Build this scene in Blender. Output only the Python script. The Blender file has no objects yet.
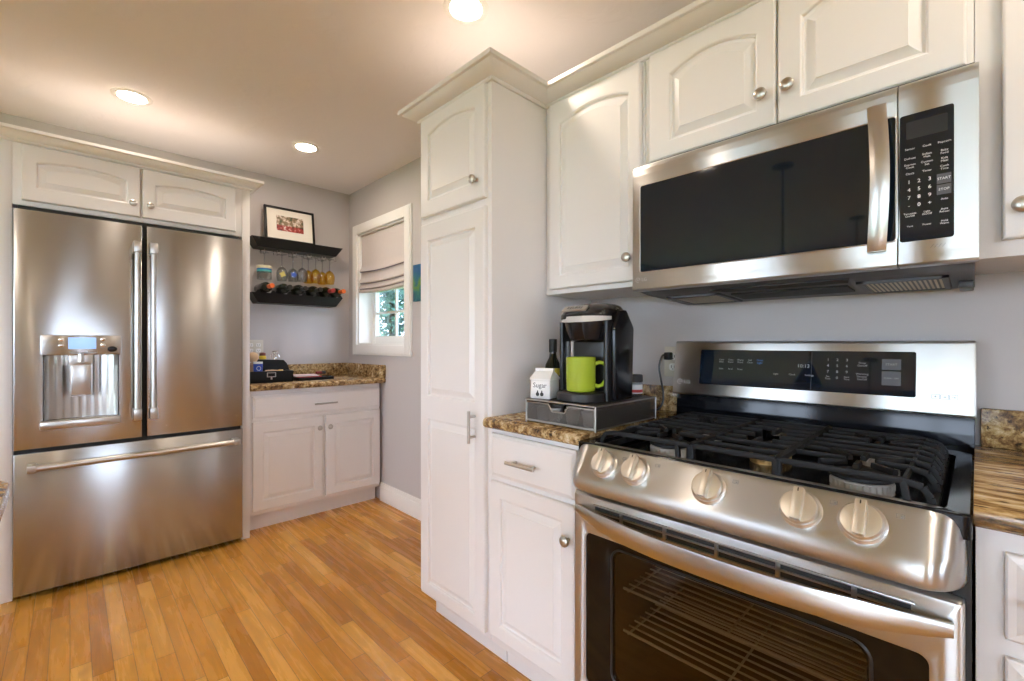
import bpy, bmesh, math, random
from mathutils import Vector, Matrix
R = math.radians
random.seed(7)
SC = bpy.context.scene
COL = SC.collection

# ---------------------------------------------------------------- camera
FPX, YAW = 453.0, 44.296
cam_d = bpy.data.cameras.new('camera'); cam = bpy.data.objects.new('camera', cam_d); COL.objects.link(cam)
cam_d.sensor_fit = 'HORIZONTAL'; cam_d.sensor_width = 36.0; cam_d.lens = FPX / 1024 * 36.0
cam_d.shift_y = 2.5 / 1024; cam_d.clip_start = 0.02
cam.location = (0, 0, 1.17); cam.rotation_euler = (R(90), 0, -R(YAW))
SC.camera = cam

# ---------------------------------------------------------------- sky, exposure
w = bpy.data.worlds.new('sky'); SC.world = w; w.use_nodes = True
nt = w.node_tree; nt.nodes.clear()
wo = nt.nodes.new('ShaderNodeOutputWorld'); wb = nt.nodes.new('ShaderNodeBackground')
wb.inputs['Color'].default_value = (0.73, 0.80, 1.0, 1); wb.inputs['Strength'].default_value = 12.5
nt.links.new(wb.outputs[0], wo.inputs[0])
CAN_STRENGTH = 140.0
SC.view_settings.view_transform = 'Standard'; SC.view_settings.look = 'None'
SC.view_settings.gamma = 1.0; SC.view_settings.use_curve_mapping = False
SC.view_settings.exposure = 0.47
SC.cycles.use_denoising = True
SC.cycles.max_bounces = 10; SC.cycles.diffuse_bounces = 6; SC.cycles.glossy_bounces = 5
SC.cycles.transparent_max_bounces = 12; SC.cycles.sample_clamp_indirect = 6.0
SC.cycles.caustics_reflective = False; SC.cycles.caustics_refractive = False

# ---------------------------------------------------------------- materials
MATS = {}
def pmat(name, col, rough=0.5, metal=0.0, **kw):
    m = bpy.data.materials.new(name); m.use_nodes = True
    b = m.node_tree.nodes['Principled BSDF']
    b.inputs['Base Color'].default_value = (*col, 1); b.inputs['Roughness'].default_value = rough
    b.inputs['Metallic'].default_value = metal
    for k, v in kw.items(): b.inputs[k].default_value = v
    MATS[name] = m
    return m
class N:
    """small wrapper for adding nodes to a material"""
    def __init__(s, m): s.t = m.node_tree; s.b = s.t.nodes.get('Principled BSDF')
    def add(s, ty, props=None, **ins):
        n = s.t.nodes.new(ty)
        for k, v in (props or {}).items(): setattr(n, k, v)
        for k, v in ins.items():
            k = int(k[1:]) if k[0] == '_' and k[1:].isdigit() else k.replace('_', ' ')
            if isinstance(v, bpy.types.NodeSocket): s.t.links.new(v, n.inputs[k])
            else: n.inputs[k].default_value = v
        return n
    def math(s, op, a, b=0.0):
        return s.add('ShaderNodeMath', {'operation': op}, _0=a, _1=b).outputs[0]
    def coord(s, scale=(1, 1, 1)):
        g = s.add('ShaderNodeNewGeometry')
        return s.add('ShaderNodeMapping', None, Vector=g.outputs['Position'], Scale=scale).outputs[0]
    def ramp(s, fac, stops):
        n = s.add('ShaderNodeValToRGB', None, Fac=fac); e = n.color_ramp.elements
        while len(e) < len(stops): e.new(0.5)
        for i, (p, c) in enumerate(stops): e[i].position = p; e[i].color = (*c, 1)
        return n.outputs[0]
    def mix(s, f, a, b, mode='MIX'):
        n = s.add('ShaderNodeMix', {'data_type': 'RGBA', 'blend_type': mode})
        for k, v in ((0, f), (6, a), (7, b)):
            if isinstance(v, bpy.types.NodeSocket): s.t.links.new(v, n.inputs[k])
            else: n.inputs[k].default_value = v if k == 0 else (*v, 1)
        return n.outputs[2]
    def set(s, k, v): s.t.links.new(v, s.b.inputs[k])
    def bump(s, h, strength=0.1, dist=0.01):
        n = s.add('ShaderNodeBump', None, Height=h, Strength=strength, Distance=dist); s.set('Normal', n.outputs[0])

white = pmat('cabinet_paint', (0.80, 0.775, 0.765), 0.32)
n = N(white); n.bump(n.add('ShaderNodeTexNoise', None, Vector=n.coord(), Scale=60.0).outputs[0], 0.03, 0.002)
trimw = pmat('trim_paint', (0.84, 0.82, 0.79), 0.4)
wallp = pmat('wall_paint', (0.515, 0.478, 0.465), 0.6)
n = N(wallp); n.bump(n.add('ShaderNodeTexNoise', None, Vector=n.coord(), Scale=90.0, Detail=3.0).outputs[0], 0.06, 0.003)
ceilp = pmat('ceiling_paint', (0.83, 0.795, 0.795), 0.75)
n = N(ceilp)
t = n.add('ShaderNodeTexNoise', None, Vector=n.coord(), Scale=9.0, Detail=4.0, Distortion=1.2).outputs[0]
n.bump(n.ramp(t, [(0.5, (0, 0, 0)), (0.62, (1, 1, 1))]), 0.12, 0.004)

def steel(name, direction, col=(0.53, 0.525, 0.515), rough=0.30, aniso=0.95):
    m = pmat(name, col, rough, 1.0); n = N(m)
    sc = tuple(3.0 if d else 400.0 for d in direction)
    t = n.add('ShaderNodeTexNoise', None, Vector=n.coord(sc), Scale=1.0, Detail=3.0).outputs[0]
    n.set('Roughness', n.math('ADD', n.math('MULTIPLY', t, 0.03), rough - 0.015))
    n.b.inputs['Anisotropic'].default_value = aniso
    c = n.add('ShaderNodeCombineXYZ', None, X=0.0, Y=0.0, Z=1.0)
    n.set('Tangent', c.outputs[0])
    # gentle unevenness of sheet metal
    u = n.add('ShaderNodeTexNoise', None, Vector=n.coord((1, 1, 0.25)), Scale=5.0, Detail=0.0).outputs[0]
    n.bump(u, 0.10, 0.02)
    return m
steel_x = steel('brushed_steel_x', (1, 0, 0), (0.45, 0.447, 0.44), 0.235); steel_y = steel('brushed_steel_y', (0, 1, 0))
steel_s = pmat('satin_steel', (0.52, 0.505, 0.485), 0.28, 1.0)
chrome = pmat('chrome', (0.8, 0.79, 0.78), 0.1, 1.0)
nickel = pmat('brushed_nickel', (0.50, 0.475, 0.44), 0.28, 1.0)
knobm = pmat('knob_steel', (0.68, 0.66, 0.62), 0.36, 1.0)
blackgl = pmat('black_glass', (0.004, 0.009, 0.019), 0.04)  # blue tint puts the reflected daylight into the base colour
blacken = pmat('black_enamel', (0.006, 0.007, 0.010), 0.12)
blacken.node_tree.nodes['Principled BSDF'].inputs['Specular IOR Level'].default_value = 0.28
iron = pmat('cast_iron', (0.010, 0.010, 0.011), 0.5)
iron.node_tree.nodes['Principled BSDF'].inputs['Specular IOR Level'].default_value = 0.22
n = N(iron); n.bump(n.add('ShaderNodeTexNoise', None, Vector=n.coord(), Scale=400.0).outputs[0], 0.2, 0.001)
blackpl = pmat('black_plastic', (0.009, 0.009, 0.011), 0.36)
blackgloss = pmat('black_gloss_plastic', (0.008, 0.008, 0.010), 0.18)
blackgloss.node_tree.nodes['Principled BSDF'].inputs['Specular IOR Level'].default_value = 0.3
greypl = pmat('grey_plastic', (0.075, 0.076, 0.085), 0.45)
darkgrey = pmat('dark_gasket', (0.02, 0.02, 0.02), 0.7)
blackwood = pmat('black_wood', (0.008, 0.0078, 0.008), 0.4)
blackwood.node_tree.nodes['Principled BSDF'].inputs['Specular IOR Level'].default_value = 0.25
printw = pmat('print_white', (0.75, 0.76, 0.78), 0.5)
printg = pmat('print_grey', (0.30, 0.31, 0.32), 0.5)
printk = pmat('print_black', (0.03, 0.03, 0.03), 0.5)
printb = pmat('print_blue', (0.02, 0.12, 0.35), 0.5)
lime = pmat('lime_ceramic', (0.33, 0.43, 0.03), 0.15)
whitecer = pmat('white_ceramic', (0.80, 0.80, 0.79), 0.18)
brass = pmat('burner_brass', (0.45, 0.30, 0.13), 0.4, 0.8)
alu = pmat('burner_aluminium', (0.62, 0.60, 0.57), 0.45, 0.7)
filterm = pmat('grease_filter', (0.42, 0.36, 0.26), 0.45, 0.8)
n = N(filterm)
wv = n.add('ShaderNodeTexWave', {'bands_direction': 'Y'}, Vector=n.coord(), Scale=35.0).outputs[1]
n.set('Base Color', n.ramp(wv, [(0.3, (0.10, 0.08, 0.06)), (0.6, (0.62, 0.52, 0.34))]))
lens_em = pmat('lamp_lens', (1, 1, 1), 0.5)
lens_em.node_tree.nodes['Principled BSDF'].inputs['Emission Color'].default_value = (1.0, 0.845, 0.70, 1)
lens_em.node_tree.nodes['Principled BSDF'].inputs['Emission Strength'].default_value = CAN_STRENGTH
dispm = pmat('lcd_screen', (0.10, 0.16, 0.30), 0.2)
dispm.node_tree.nodes['Principled BSDF'].inputs['Emission Color'].default_value = (0.30, 0.48, 0.95, 1)
dispm.node_tree.nodes['Principled BSDF'].inputs['Emission Strength'].default_value = 0.9

def glassmat(name, tint, gloss=0.0):
    m = bpy.data.materials.new(name); m.use_nodes = True; t = m.node_tree; t.nodes.clear()
    o = t.nodes.new('ShaderNodeOutputMaterial'); mx = t.nodes.new('ShaderNodeMixShader')
    tr = t.nodes.new('ShaderNodeBsdfTransparent'); gl = t.nodes.new('ShaderNodeBsdfGlossy')
    tr.inputs[0].default_value = (*tint, 1); gl.inputs['Roughness'].default_value = 0.03
    n = N(m); ge = n.add('ShaderNodeNewGeometry')
    dt = n.add('ShaderNodeVectorMath', {'operation': 'DOT_PRODUCT'}, _0=ge.outputs['Incoming'], _1=ge.outputs['Normal']).outputs['Value']
    sch = n.math('POWER', n.math('SUBTRACT', 1.0, n.math('ABSOLUTE', dt)), 5.0)      # Schlick, the same from both sides
    ad = n.math('ADD', n.math('MULTIPLY', sch, .95), .04 + gloss)
    t.links.new(ad, mx.inputs[0])
    t.links.new(tr.outputs[0], mx.inputs[1]); t.links.new(gl.outputs[0], mx.inputs[2]); t.links.new(mx.outputs[0], o.inputs[0])
    return m
glass = glassmat('window_glass', (0.92, 0.96, 0.96))
ovenglass = glassmat('oven_glass', (0.33, 0.27, 0.20))
screenm = glassmat('insect_screen', (0.74, 0.76, 0.79), -.04)
clearglass = glassmat('clear_stemware', (0.86, 0.88, 0.89), 0.06)
amberglass = glassmat('amber_stemware', (0.97, 0.85, 0.36), 0.03)
bottleglass = pmat('dark_bottle_glass', (0.010, 0.013, 0.008), 0.08)

# hardwood strips running along Y
wood = pmat('oak_strip_floor', (0.5, 0.25, 0.08), 0.30); n = N(wood)
g = n.add('ShaderNodeNewGeometry'); sx = n.add('ShaderNodeSeparateXYZ', None, Vector=g.outputs['Position'])
PW, PL = 0.057, 0.72
xr = n.math('DIVIDE', sx.outputs[0], PW); row = n.math('FLOOR', xr)
rn = n.add('ShaderNodeTexWhiteNoise', {'noise_dimensions': '1D'}, W=row).outputs['Value']
yo = n.math('DIVIDE', n.math('ADD', sx.outputs[1], n.math('MULTIPLY', rn, 9.7)), PL)
colm = n.math('FLOOR', yo)
idv = n.add('ShaderNodeCombineXYZ', None, X=row, Y=colm)
wn = n.add('ShaderNodeTexWhiteNoise', {'noise_dimensions': '2D'}, Vector=idv.outputs[0]).outputs['Value']
base = n.ramp(wn, [(0.0, (0.46, 0.190, 0.024)), (0.35, (0.61, 0.275, 0.038)), (0.7, (0.68, 0.325, 0.052)), (1.0, (0.80, 0.43, 0.10))])
off = n.add('ShaderNodeVectorMath', {'operation': 'ADD'}, _0=n.coord((38, 2.6, 1)), _1=n.add('ShaderNodeVectorMath', {'operation': 'SCALE'}, _0=idv.outputs[0], Scale=3.7).outputs[0])
gr = n.add('ShaderNodeTexNoise', None, Vector=off.outputs[0], Scale=1.0, Detail=5.0, Roughness=0.6, Distortion=0.6).outputs[0]
c = n.mix(0.36, base, n.ramp(gr, [(0.30, (0.42, 0.36, 0.32)), (0.52, (0.95, 0.95, 0.95)), (0.75, (1.12, 1.12, 1.1))]), 'MULTIPLY')
kn = n.add('ShaderNodeTexNoise', None, Vector=n.coord((5.0, 2.2, 1)), Scale=1.6, Detail=2.0).outputs[0]
c = n.mix(n.ramp(kn, [(0.66, (0, 0, 0)), (0.78, (0.55, 0.55, 0.55))]), c, (0.20, 0.075, 0.02))
fx = n.math('FRACT', xr); fy = n.math('FRACT', yo)
sxm = n.math('MINIMUM', fx, n.math('SUBTRACT', 1.0, fx)); sym = n.math('MINIMUM', fy, n.math('SUBTRACT', 1.0, fy))
seam = n.math('MAXIMUM', n.math('LESS_THAN', sxm, 0.018), n.math('LESS_THAN', sym, 0.0018))
c = n.mix(n.math('MULTIPLY', seam, 0.8), c, (0.11, 0.045, 0.015)); n.set('Base Color', c)
n.set('Roughness', n.math('ADD', n.math('MULTIPLY', gr, 0.14), 0.20))
n.bump(n.math('SUBTRACT', 1.0, seam), 0.15, 0.002)

# golden granite
def granite(name, scale):
    m = pmat(name, (0.5, 0.38, 0.2), 0.14); n = N(m); co = n.coord(scale)
    a = n.add('ShaderNodeTexNoise', None, Vector=co, Scale=48.0, Detail=7.0, Roughness=0.68, Distortion=0.35).outputs[0]
    big = n.add('ShaderNodeTexNoise', None, Vector=co, Scale=13.0, Detail=3.0).outputs[0]
    b = n.add('ShaderNodeTexNoise', None, Vector=co, Scale=85.0, Detail=3.0, Roughness=0.6).outputs[0]
    f = n.math('ADD', n.math('MULTIPLY', a, .75), n.math('MULTIPLY', big, .25))
    c = n.ramp(f, [(0.35, (0.030, 0.019, 0.012)), (0.45, (0.19, 0.105, 0.042)), (0.52, (0.40, 0.26, 0.105)), (0.59, (0.57, 0.43, 0.24)), (0.68, (0.72, 0.62, 0.46))])
    c = n.mix(n.ramp(b, [(0.60, (0, 0, 0)), (0.66, (0.9, 0.9, 0.9))]), c, (0.030, 0.022, 0.018)); n.set('Base Color', c)
    return m
gran = granite('golden_granite', (1, 1, 1)); gran_v = granite('veined_granite', (1.0, 0.22, 1.0))

# ---------------------------------------------------------------- mesh tools
class MB:
    def __init__(s): s.bm = bmesh.new(); s.M = Matrix.Identity(4)
    def v(s, p): return s.bm.verts.new(s.M @ Vector(p))
    def face(s, vs, smooth=True):
        try: f = s.bm.faces.new(vs); f.smooth = smooth; return f
        except ValueError: return None
    def box(s, x0, x1, y0, y1, z0, z1, bev=0.0, seg=2):
        vs = [s.v((x, y, z)) for z in (z0, z1) for (x, y) in ((x0, y0), (x1, y0), (x1, y1), (x0, y1))]
        fs = [s.face([vs[i] for i in q]) for q in ((3, 2, 1, 0), (4, 5, 6, 7), (0, 1, 5, 4), (1, 2, 6, 5), (2, 3, 7, 6), (3, 0, 4, 7))]
        if bev > 0:
            es = list({e for f in fs for e in f.edges})
            r = bmesh.ops.bevel(s.bm, geom=es, offset=bev, segments=seg, profile=0.6, affect='EDGES')
            for f in r['faces']: f.smooth = True
        return s
    def loft(s, loops, cap0=True, cap1=True, closed=True):
        rings = [[s.v(p) for p in l] for l in loops]; m = len(rings[0])
        for a, b in zip(rings, rings[1:]):
            for i in range(m if closed else m - 1):
                j = (i + 1) % m; s.face([a[i], a[j], b[j], b[i]])
        if cap0: s.face(rings[0][::-1])
        if cap1: s.face(rings[-1])
        return s
    def cyl(s, p0, p1, r0, r1=None, n=20, cap=True):
        r1 = r0 if r1 is None else r1
        a, b = Vector(p0), Vector(p1); q = (b - a).to_track_quat('Z', 'Y')
        c = [Vector((math.cos(2 * math.pi * i / n), math.sin(2 * math.pi * i / n), 0)) for i in range(n)]
        return s.loft([[a + q @ (k * r0) for k in c], [b + q @ (k * r1) for k in c]], cap, cap)
    def lathe(s, prof, c=(0, 0, 0), axis=(0, 0, 1), n=24, cap=True, sc=(1, 1)):
        q = Vector(axis).to_track_quat('Z', 'Y'); c = Vector(c)
        loops = [[c + q @ Vector((r * math.cos(2 * math.pi * i / n) * sc[0], r * math.sin(2 * math.pi * i / n) * sc[1], z)) for i in range(n)] for r, z in prof]
        return s.loft(loops, cap, cap)
    def tube(s, pts, r, n=8, closed=False, flat=1.0):
        pts = [Vector(p) for p in pts]; m = len(pts); loops = []; up = None
        for i in range(m):
            if closed: d = pts[(i + 1) % m] - pts[i - 1]
            else: d = pts[min(i + 1, m - 1)] - pts[max(i - 1, 0)]
            d.normalize()
            if up is None: up = d.orthogonal().normalized() if abs(d.z) > 0.9 else Vector((0, 0, 1))
            u = (up - d * up.dot(d)).normalized(); up = u; b = d.cross(u)
            loops.append([pts[i] + (u * math.cos(2 * math.pi * k / n) * flat + b * math.sin(2 * math.pi * k / n)) * r for k in range(n)])
        if closed: loops.append(loops[0])
        return s.loft(loops, not closed, not closed)
    def prism(s, poly, axis, a0, a1, bev=0.0):
        """poly in the two remaining axes (x,y,z order), swept along axis"""
        def P(p, a): return {'x': (a, p[0], p[1]), 'y': (p[0], a, p[1]), 'z': (p[0], p[1], a)}[axis]
        n0 = len(s.bm.faces)
        s.loft([[P(p, a0) for p in poly], [P(p, a1) for p in poly]])
        s.bm.faces.ensure_lookup_table(); fs = s.bm.faces[n0:]
        bmesh.ops.recalc_face_normals(s.bm, faces=fs)
        if bev:
            es = list({e for f in fs for e in f.edges}); bmesh.ops.bevel(s.bm, geom=es, offset=bev, segments=2, profile=0.6, affect='EDGES')
        return s
    def text(s, body, size, M, align='CENTER', extrude=0.0003):
        cu = bpy.data.curves.new('tmp', 'FONT'); cu.body = body; cu.size = size; cu.align_x = align; cu.align_y = 'CENTER'
        cu.extrude = extrude; cu.resolution_u = 2
        ob = bpy.data.objects.new('tmp', cu); COL.objects.link(ob)
        me = ob.to_mesh(); k0 = len(s.bm.verts); s.bm.from_mesh(me); s.bm.verts.ensure_lookup_table()
        for v in s.bm.verts[k0:]: v.co = s.M @ M @ v.co
        ob.to_mesh_clear(); bpy.data.objects.remove(ob); bpy.data.curves.remove(cu)
        return s
    def build(s, name, mat, parent=None, world=True, sharp=35, recalc=True):
        if recalc: bmesh.ops.recalc_face_normals(s.bm, faces=s.bm.faces)
        me = bpy.data.meshes.new(name)
        if parent is not None and world:
            t = root_of(parent)
            for v in s.bm.verts: v.co -= t
        for f in s.bm.faces: f.smooth = True
        s.bm.to_mesh(me); s.bm.free(); me.set_sharp_from_angle(angle=R(sharp))
        if isinstance(mat, (list, tuple)):
            for q in mat: me.materials.append(q)
        else: me.materials.append(mat)
        o = bpy.data.objects.new(name, me); COL.objects.link(o)
        if parent is not None: o.parent = parent
        return o
def root_of(o):
    t = Vector((0, 0, 0))
    while o is not None: t += o.location; o = o.parent
    return t
def tag(o, label=None, cat=None, group=None, kind=None):
    for k, v in (('label', label), ('category', cat), ('group', group), ('kind', kind)):
        if v: o[k] = v
    return o
def thing(name, label, cat, loc, rz=0, group=None):
    o = bpy.data.objects.new(name, None); COL.objects.link(o); o.empty_display_size = 0.05
    o.location = loc; o.rotation_euler = (0, 0, rz); return tag(o, label, cat, group)
def struct(mb, name, mat, label=None, cat=None):
    return tag(mb.build(name, mat), label, cat, None, 'structure')
def frame_x(X, y, z):       # surface facing -X: u runs toward -Y, v up, w outwards
    return Matrix(((0, 0, -1, X), (-1, 0, 0, y), (0, 1, 0, z), (0, 0, 0, 1)))
def frame_y(Y, x, z):       # surface facing -Y: u runs toward +X
    return Matrix(((1, 0, 0, x), (0, 0, -1, Y), (0, 1, 0, z), (0, 0, 0, 1)))

# ---------------------------------------------------------------- room
XW, YW, XL, YN, CZ = 1.665, 3.65, -4.5, -2.6, 2.405
struct(MB().box(XL - .12, XW + .14, YN - .12, YW + .12, -0.06, 0.0), 'floor', wood, 'honey oak strip floor of the kitchen', 'floor')
struct(MB().box(XL - .12, XW + .14, YN - .12, YW + .12, CZ, CZ + .08), 'ceiling', ceilp, 'pale textured ceiling with recessed lights', 'ceiling')
def wall_with_holes(fixed0, fixed1, axis, a0, a1, holes):
    mb = MB()
    def bx(p0, p1, z0, z1):
        if p1 - p0 < 1e-4 or z1 - z0 < 1e-4: return
        if axis == 'y': mb.box(fixed0, fixed1, p0, p1, z0, z1)
        else: mb.box(p0, p1, fixed0, fixed1, z0, z1)
    c = a0
    for (h0, h1, z0, z1) in sorted(holes):
        bx(c, h0, 0, CZ); bx(h0, h1, 0, z0); bx(h0, h1, z1, CZ); c = h1
    bx(c, a1, 0, CZ); return mb
WY0, WY1, WZ0, WZ1 = 2.752, 3.480, 1.155, 2.040           # opening of the small window
struct(wall_with_holes(XW, XW + .18, 'y', YN, YW, [(WY0, WY1, WZ0, WZ1)]), 'wall_right', wallp, 'grey wall behind the range and around the small window', 'wall')
struct(MB().box(XL, XW + .14, YW, YW + .12, 0, CZ), 'wall_far', wallp, 'grey wall behind the refrigerator and the wine shelves', 'wall')
LW = [(-1.9, -0.1, 0.15, 2.1), (1.5, 3.3, 0.15, 2.1)]
BW = [(-3.6, -1.7, 0.85, 2.1), (-0.20, 0.45, 1.05, 2.05)]
struct(wall_with_holes(XL - .12, XL, 'y', YN, YW, LW), 'wall_left', wallp)
struct(wall_with_holes(YN - .12, YN, 'x', XL, XW, BW), 'wall_near', wallp)

def room_window(name, plane, axis, h):
    a0, a1, z0, z1 = h; t = thing(name, None, None, (plane, (a0 + a1) / 2, z0) if axis == 'y' else ((a0 + a1) / 2, plane, z0)); t['kind'] = 'structure'
    f = MB(); g = MB()
    def bx(m, p0, p1, q0, q1, d0, d1):
        if axis == 'y': m.box(plane + d0, plane + d1, p0, p1, q0, q1)
        else: m.box(p0, p1, plane + d0, plane + d1, q0, q1)
    for (p0, p1, q0, q1) in ((a0 - .07, a0 + .03, z0 - .07, z1 + .07), (a1 - .03, a1 + .07, z0 - .07, z1 + .07), (a0, a1, z0 - .07, z0 + .03), (a0, a1, z1 - .03, z1 + .07), ((a0 + a1) / 2 - .03, (a0 + a1) / 2 + .03, z0, z1)):
        bx(f, p0, p1, q0, q1, -.1, .02)
    bx(g, a0, a1, z0, z1, -.055, -.05)
    f.build('window_frame', trimw, t); g.build('pane', glass, t)
for i, h in enumerate(LW): room_window('window_%d' % (i + 2), XL, 'y', h)
for i, h in enumerate(BW): room_window('window_%d' % (i + 4), YN, 'x', h)

# small window beside the pantry
wt = thing('window_1', 'small white framed window on the grey wall left of the pantry', 'window', (XW, (WY0 + WY1) / 2, WZ0)); wt['kind'] = 'structure'
f = MB(); tw = 0.078; y0, y1, z0, z1 = WY0, WY1, WZ0, WZ1
for (d0, d1, o) in ((0.0, 0.014, 0.0), (0.014, 0.020, 0.012)):
    a = tw - o
    f.box(XW - d1, XW - d0, y0 - a, y0, z0 - a, z1 + a, .003); f.box(XW - d1, XW - d0, y1, y1 + a, z0 - a, z1 + a, .003)
    f.box(XW - d1, XW - d0, y0 + .0002, y1 - .0002, z0 - a + .0004, z0 - .0002, .003); f.box(XW - d1, XW - d0, y0 + .0002, y1 - .0002, z1 + .0002, z1 + a - .0004, .003)
f.build('casing', trimw, wt)
f = MB(); f.box(XW + .0005, XW + .1795, y0, y0 + .012, z0, z1); f.box(XW + .0005, XW + .1795, y1 - .012, y1, z0, z1); f.box(XW + .001, XW + .179, y0 + .0122, y1 - .0122, z0 + .0002, z0 + .014); f.box(XW + .001, XW + .179, y0 + .0122, y1 - .0122, z1 - .012, z1 - .0002)
f.build('jamb', trimw, wt)
f = MB(); a, b, c, d = y0 + .0125, y1 - .0125, z0 + .0145, z1 - .0125; X0, X1 = XW + .115, XW + .150
for (p0, p1, q0, q1) in ((a, a + .05, c, d), (b - .05, b, c, d), (a + .0502, b - .0502, c, c + .055), (a + .0502, b - .0502, d - .05, d), (a + .0502, b - .0502, 1.585, 1.635)): f.box(X0, X1, p0, p1, q0, q1, .004)
mid = (a + b) / 2
for q in (1.41, 1.80): f.box(X0 + .010, X1 - .010, a + .0503, b - .0503, q - .009, q + .009)
for p in (mid - .005,): f.box(X0 + .008, X1 - .008, p - .009, p + .009, c + .056, d - .051)
sash = f.build('sash', trimw, wt)
MB().box(XW + .130, XW + .133, a + .04, b - .04, c + .04, d - .04).build('pane', glass, wt)
MB().box(XW + .168, XW + .1685, a, b, c, d).build('insect_screen', screenm, wt)

# baseboard on the window wall, and round the rest of the room
def baseb(name, X0, X1, Y0, Y1):
    mb = MB(); mb.box(X0, X1, Y0, Y1, 0, .105, .003)
    if X1 - X0 < Y1 - Y0: mb.box(X0 + .005, X1, Y0, Y1, .10, .135, .005)
    else: mb.box(X0, X1, Y0 + .005, Y1, .10, .135, .005)
    return struct(mb, name, trimw, 'white baseboard under the small window', 'baseboard')
baseb('baseboard_right', XW - .016, XW, 1.648, 3.10)

# ---------------------------------------------------------------- cabinet doors
def rect(u0, u1, v0, v1): return [(u0, v0), (u1, v0), (u1, v1), (u0, v1)]
ARC = 16
def panel_loop(u0, u1, v0, v1, rise, d):
    """opening of a panel, inset by d, with an arched head when rise > 0"""
    a, b = u0 + d, u1 - d; L = [(a, v0 + d), (b, v0 + d)]
    if rise <= 0: return L + [(b, v1 - d), (a, v1 - d)]
    for i in range(ARC + 1):
        t = 1 - i / ARC; uu = a + (b - a) * t; s_ = 2 * t - 1
        L.append((uu, v1 - d + rise * (1 - s_ * s_)))
    return L
def outer_loop(u0, u1, v0, v1, rise):
    L = [(u0, v0), (u1, v0)]
    if rise <= 0: return L + [(u1, v1), (u0, v1)]
    return L + [(u1 + (u0 - u1) * i / ARC, v1) for i in range(ARC + 1)]
def panel_door(mb, W, H, panels, splits=(), t=.019):
    """panels: (u0,u1,v0,v1,rise) in door coordinates, one between each pair of splits"""
    def z(l, w_): return [(p[0], p[1], w_) for p in l]
    e = .005
    mb.loft([z(rect(0, W, 0, H), 0), z(rect(0, W, 0, H), t - e), z(rect(.002, W - .002, .002, H - .002), t - .0015), z(rect(e, W - e, e, H - e), t)], True, False)
    vs = [e] + list(splits) + [H - e]
    for (u0, u1, v0, v1, rise), lo, hi in zip(panels, vs, vs[1:]):
        P = lambda d, w_: z(panel_loop(u0, u1, v0, v1, rise, d), w_)
        mb.loft([z(outer_loop(e, W - e, lo, hi, rise), t), P(0, t), P(.004, t - .0025), P(.006, t - .0095), P(.012, t - .0105), P(.033, t - .0015), P(.034, t)], False, True)
    return mb
def slab_front(mb, W, H, t=.019, ch=.012):
    def z(l, w_): return [(p[0], p[1], w_) for p in l]
    R_ = lambda d: rect(d, W - d, d, H - d)
    mb.loft([z(R_(0), 0), z(R_(0), t - .008), z(R_(.003), t - .006), z(R_(ch * .6), t - .0045), z(R_(ch), t - .001), z(R_(ch + .003), t)]); return mb
def door_x(name, parent, X, ya, yb, za, zb, panels, splits=()):
    mb = MB(); mb.M = frame_x(X + .019, yb, za)
    panel_door(mb, yb - ya, zb - za, [(yb - p[1], yb - p[0], p[2] - za, p[3] - za, p[4]) for p in panels], [s - za for s in splits])
    return mb.build(name, white, parent, recalc=False, sharp=7)
def door_y(name, parent, Y, xa, xb, za, zb, panels):
    mb = MB(); mb.M = frame_y(Y + .019, xa, za)
    panel_door(mb, xb - xa, zb - za, [(p[0] - xa, p[1] - xa, p[2] - za, p[3] - za, p[4]) for p in panels])
    return mb.build(name, white, parent, recalc=False, sharp=7)
KN = [(.0055, 0), (.0055, .012), (.007, .014), (.0145, .017), (.0165, .021), (.0155, .025), (.011, .0285), (.004, .0295)]
def knob(parent, p, nrm): return MB().lathe(KN, p, nrm, 20).build('knob', nickel, parent)
def pull(parent, c, along, nrm, L, r=.0055, name='handle', mat=None):
    c, a, nn = Vector(c), Vector(along), Vector(nrm); mb = MB()
    mb.cyl(c + nn * .03 - a * L / 2, c + nn * .03 + a * L / 2, r, n=14)
    for s_ in (-1, 1): mb.cyl(c + a * s_ * L * .32, c + a * s_ * L * .32 + nn * .03, r * .85, n=12)
    return mb.build(name, mat or nickel, parent)
NX, NY = (-1, 0, 0), (0, -1, 0)

# ---------------------------------------------------------------- pantry
t = thing('pantry_cabinet', 'tall white pantry cabinet standing between the small window and the counter with the coffee maker', 'cabinet', (1.37, 1.42, 0))
MB().box(1.07, XW - .001, 1.20, 1.650, .115, 2.15, .003).build('body', white, t)
MB().box(1.145, XW - .002, 1.202, 1.648, 0, .116).build('toe_kick', white, t)
d = door_x('door', t, 1.05, 1.219, 1.626, 1.690, 2.095, [(1.268, 1.576, 1.752, 2.027, .024)]); knob(d, (1.05, 1.262, 1.758), NX)
d['label'] = 'small upper door with arched panel'
d = door_x('door', t, 1.05, 1.219, 1.626, .138, 1.660, [(1.268, 1.576, .182, .862, 0), (1.268, 1.576, .952, 1.592, 0)], [.907]); pull(d, (1.05, 1.268, .868), (0, 0, 1), NX, .115, .006)
d['label'] = 'tall lower door with two square panels'

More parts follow.
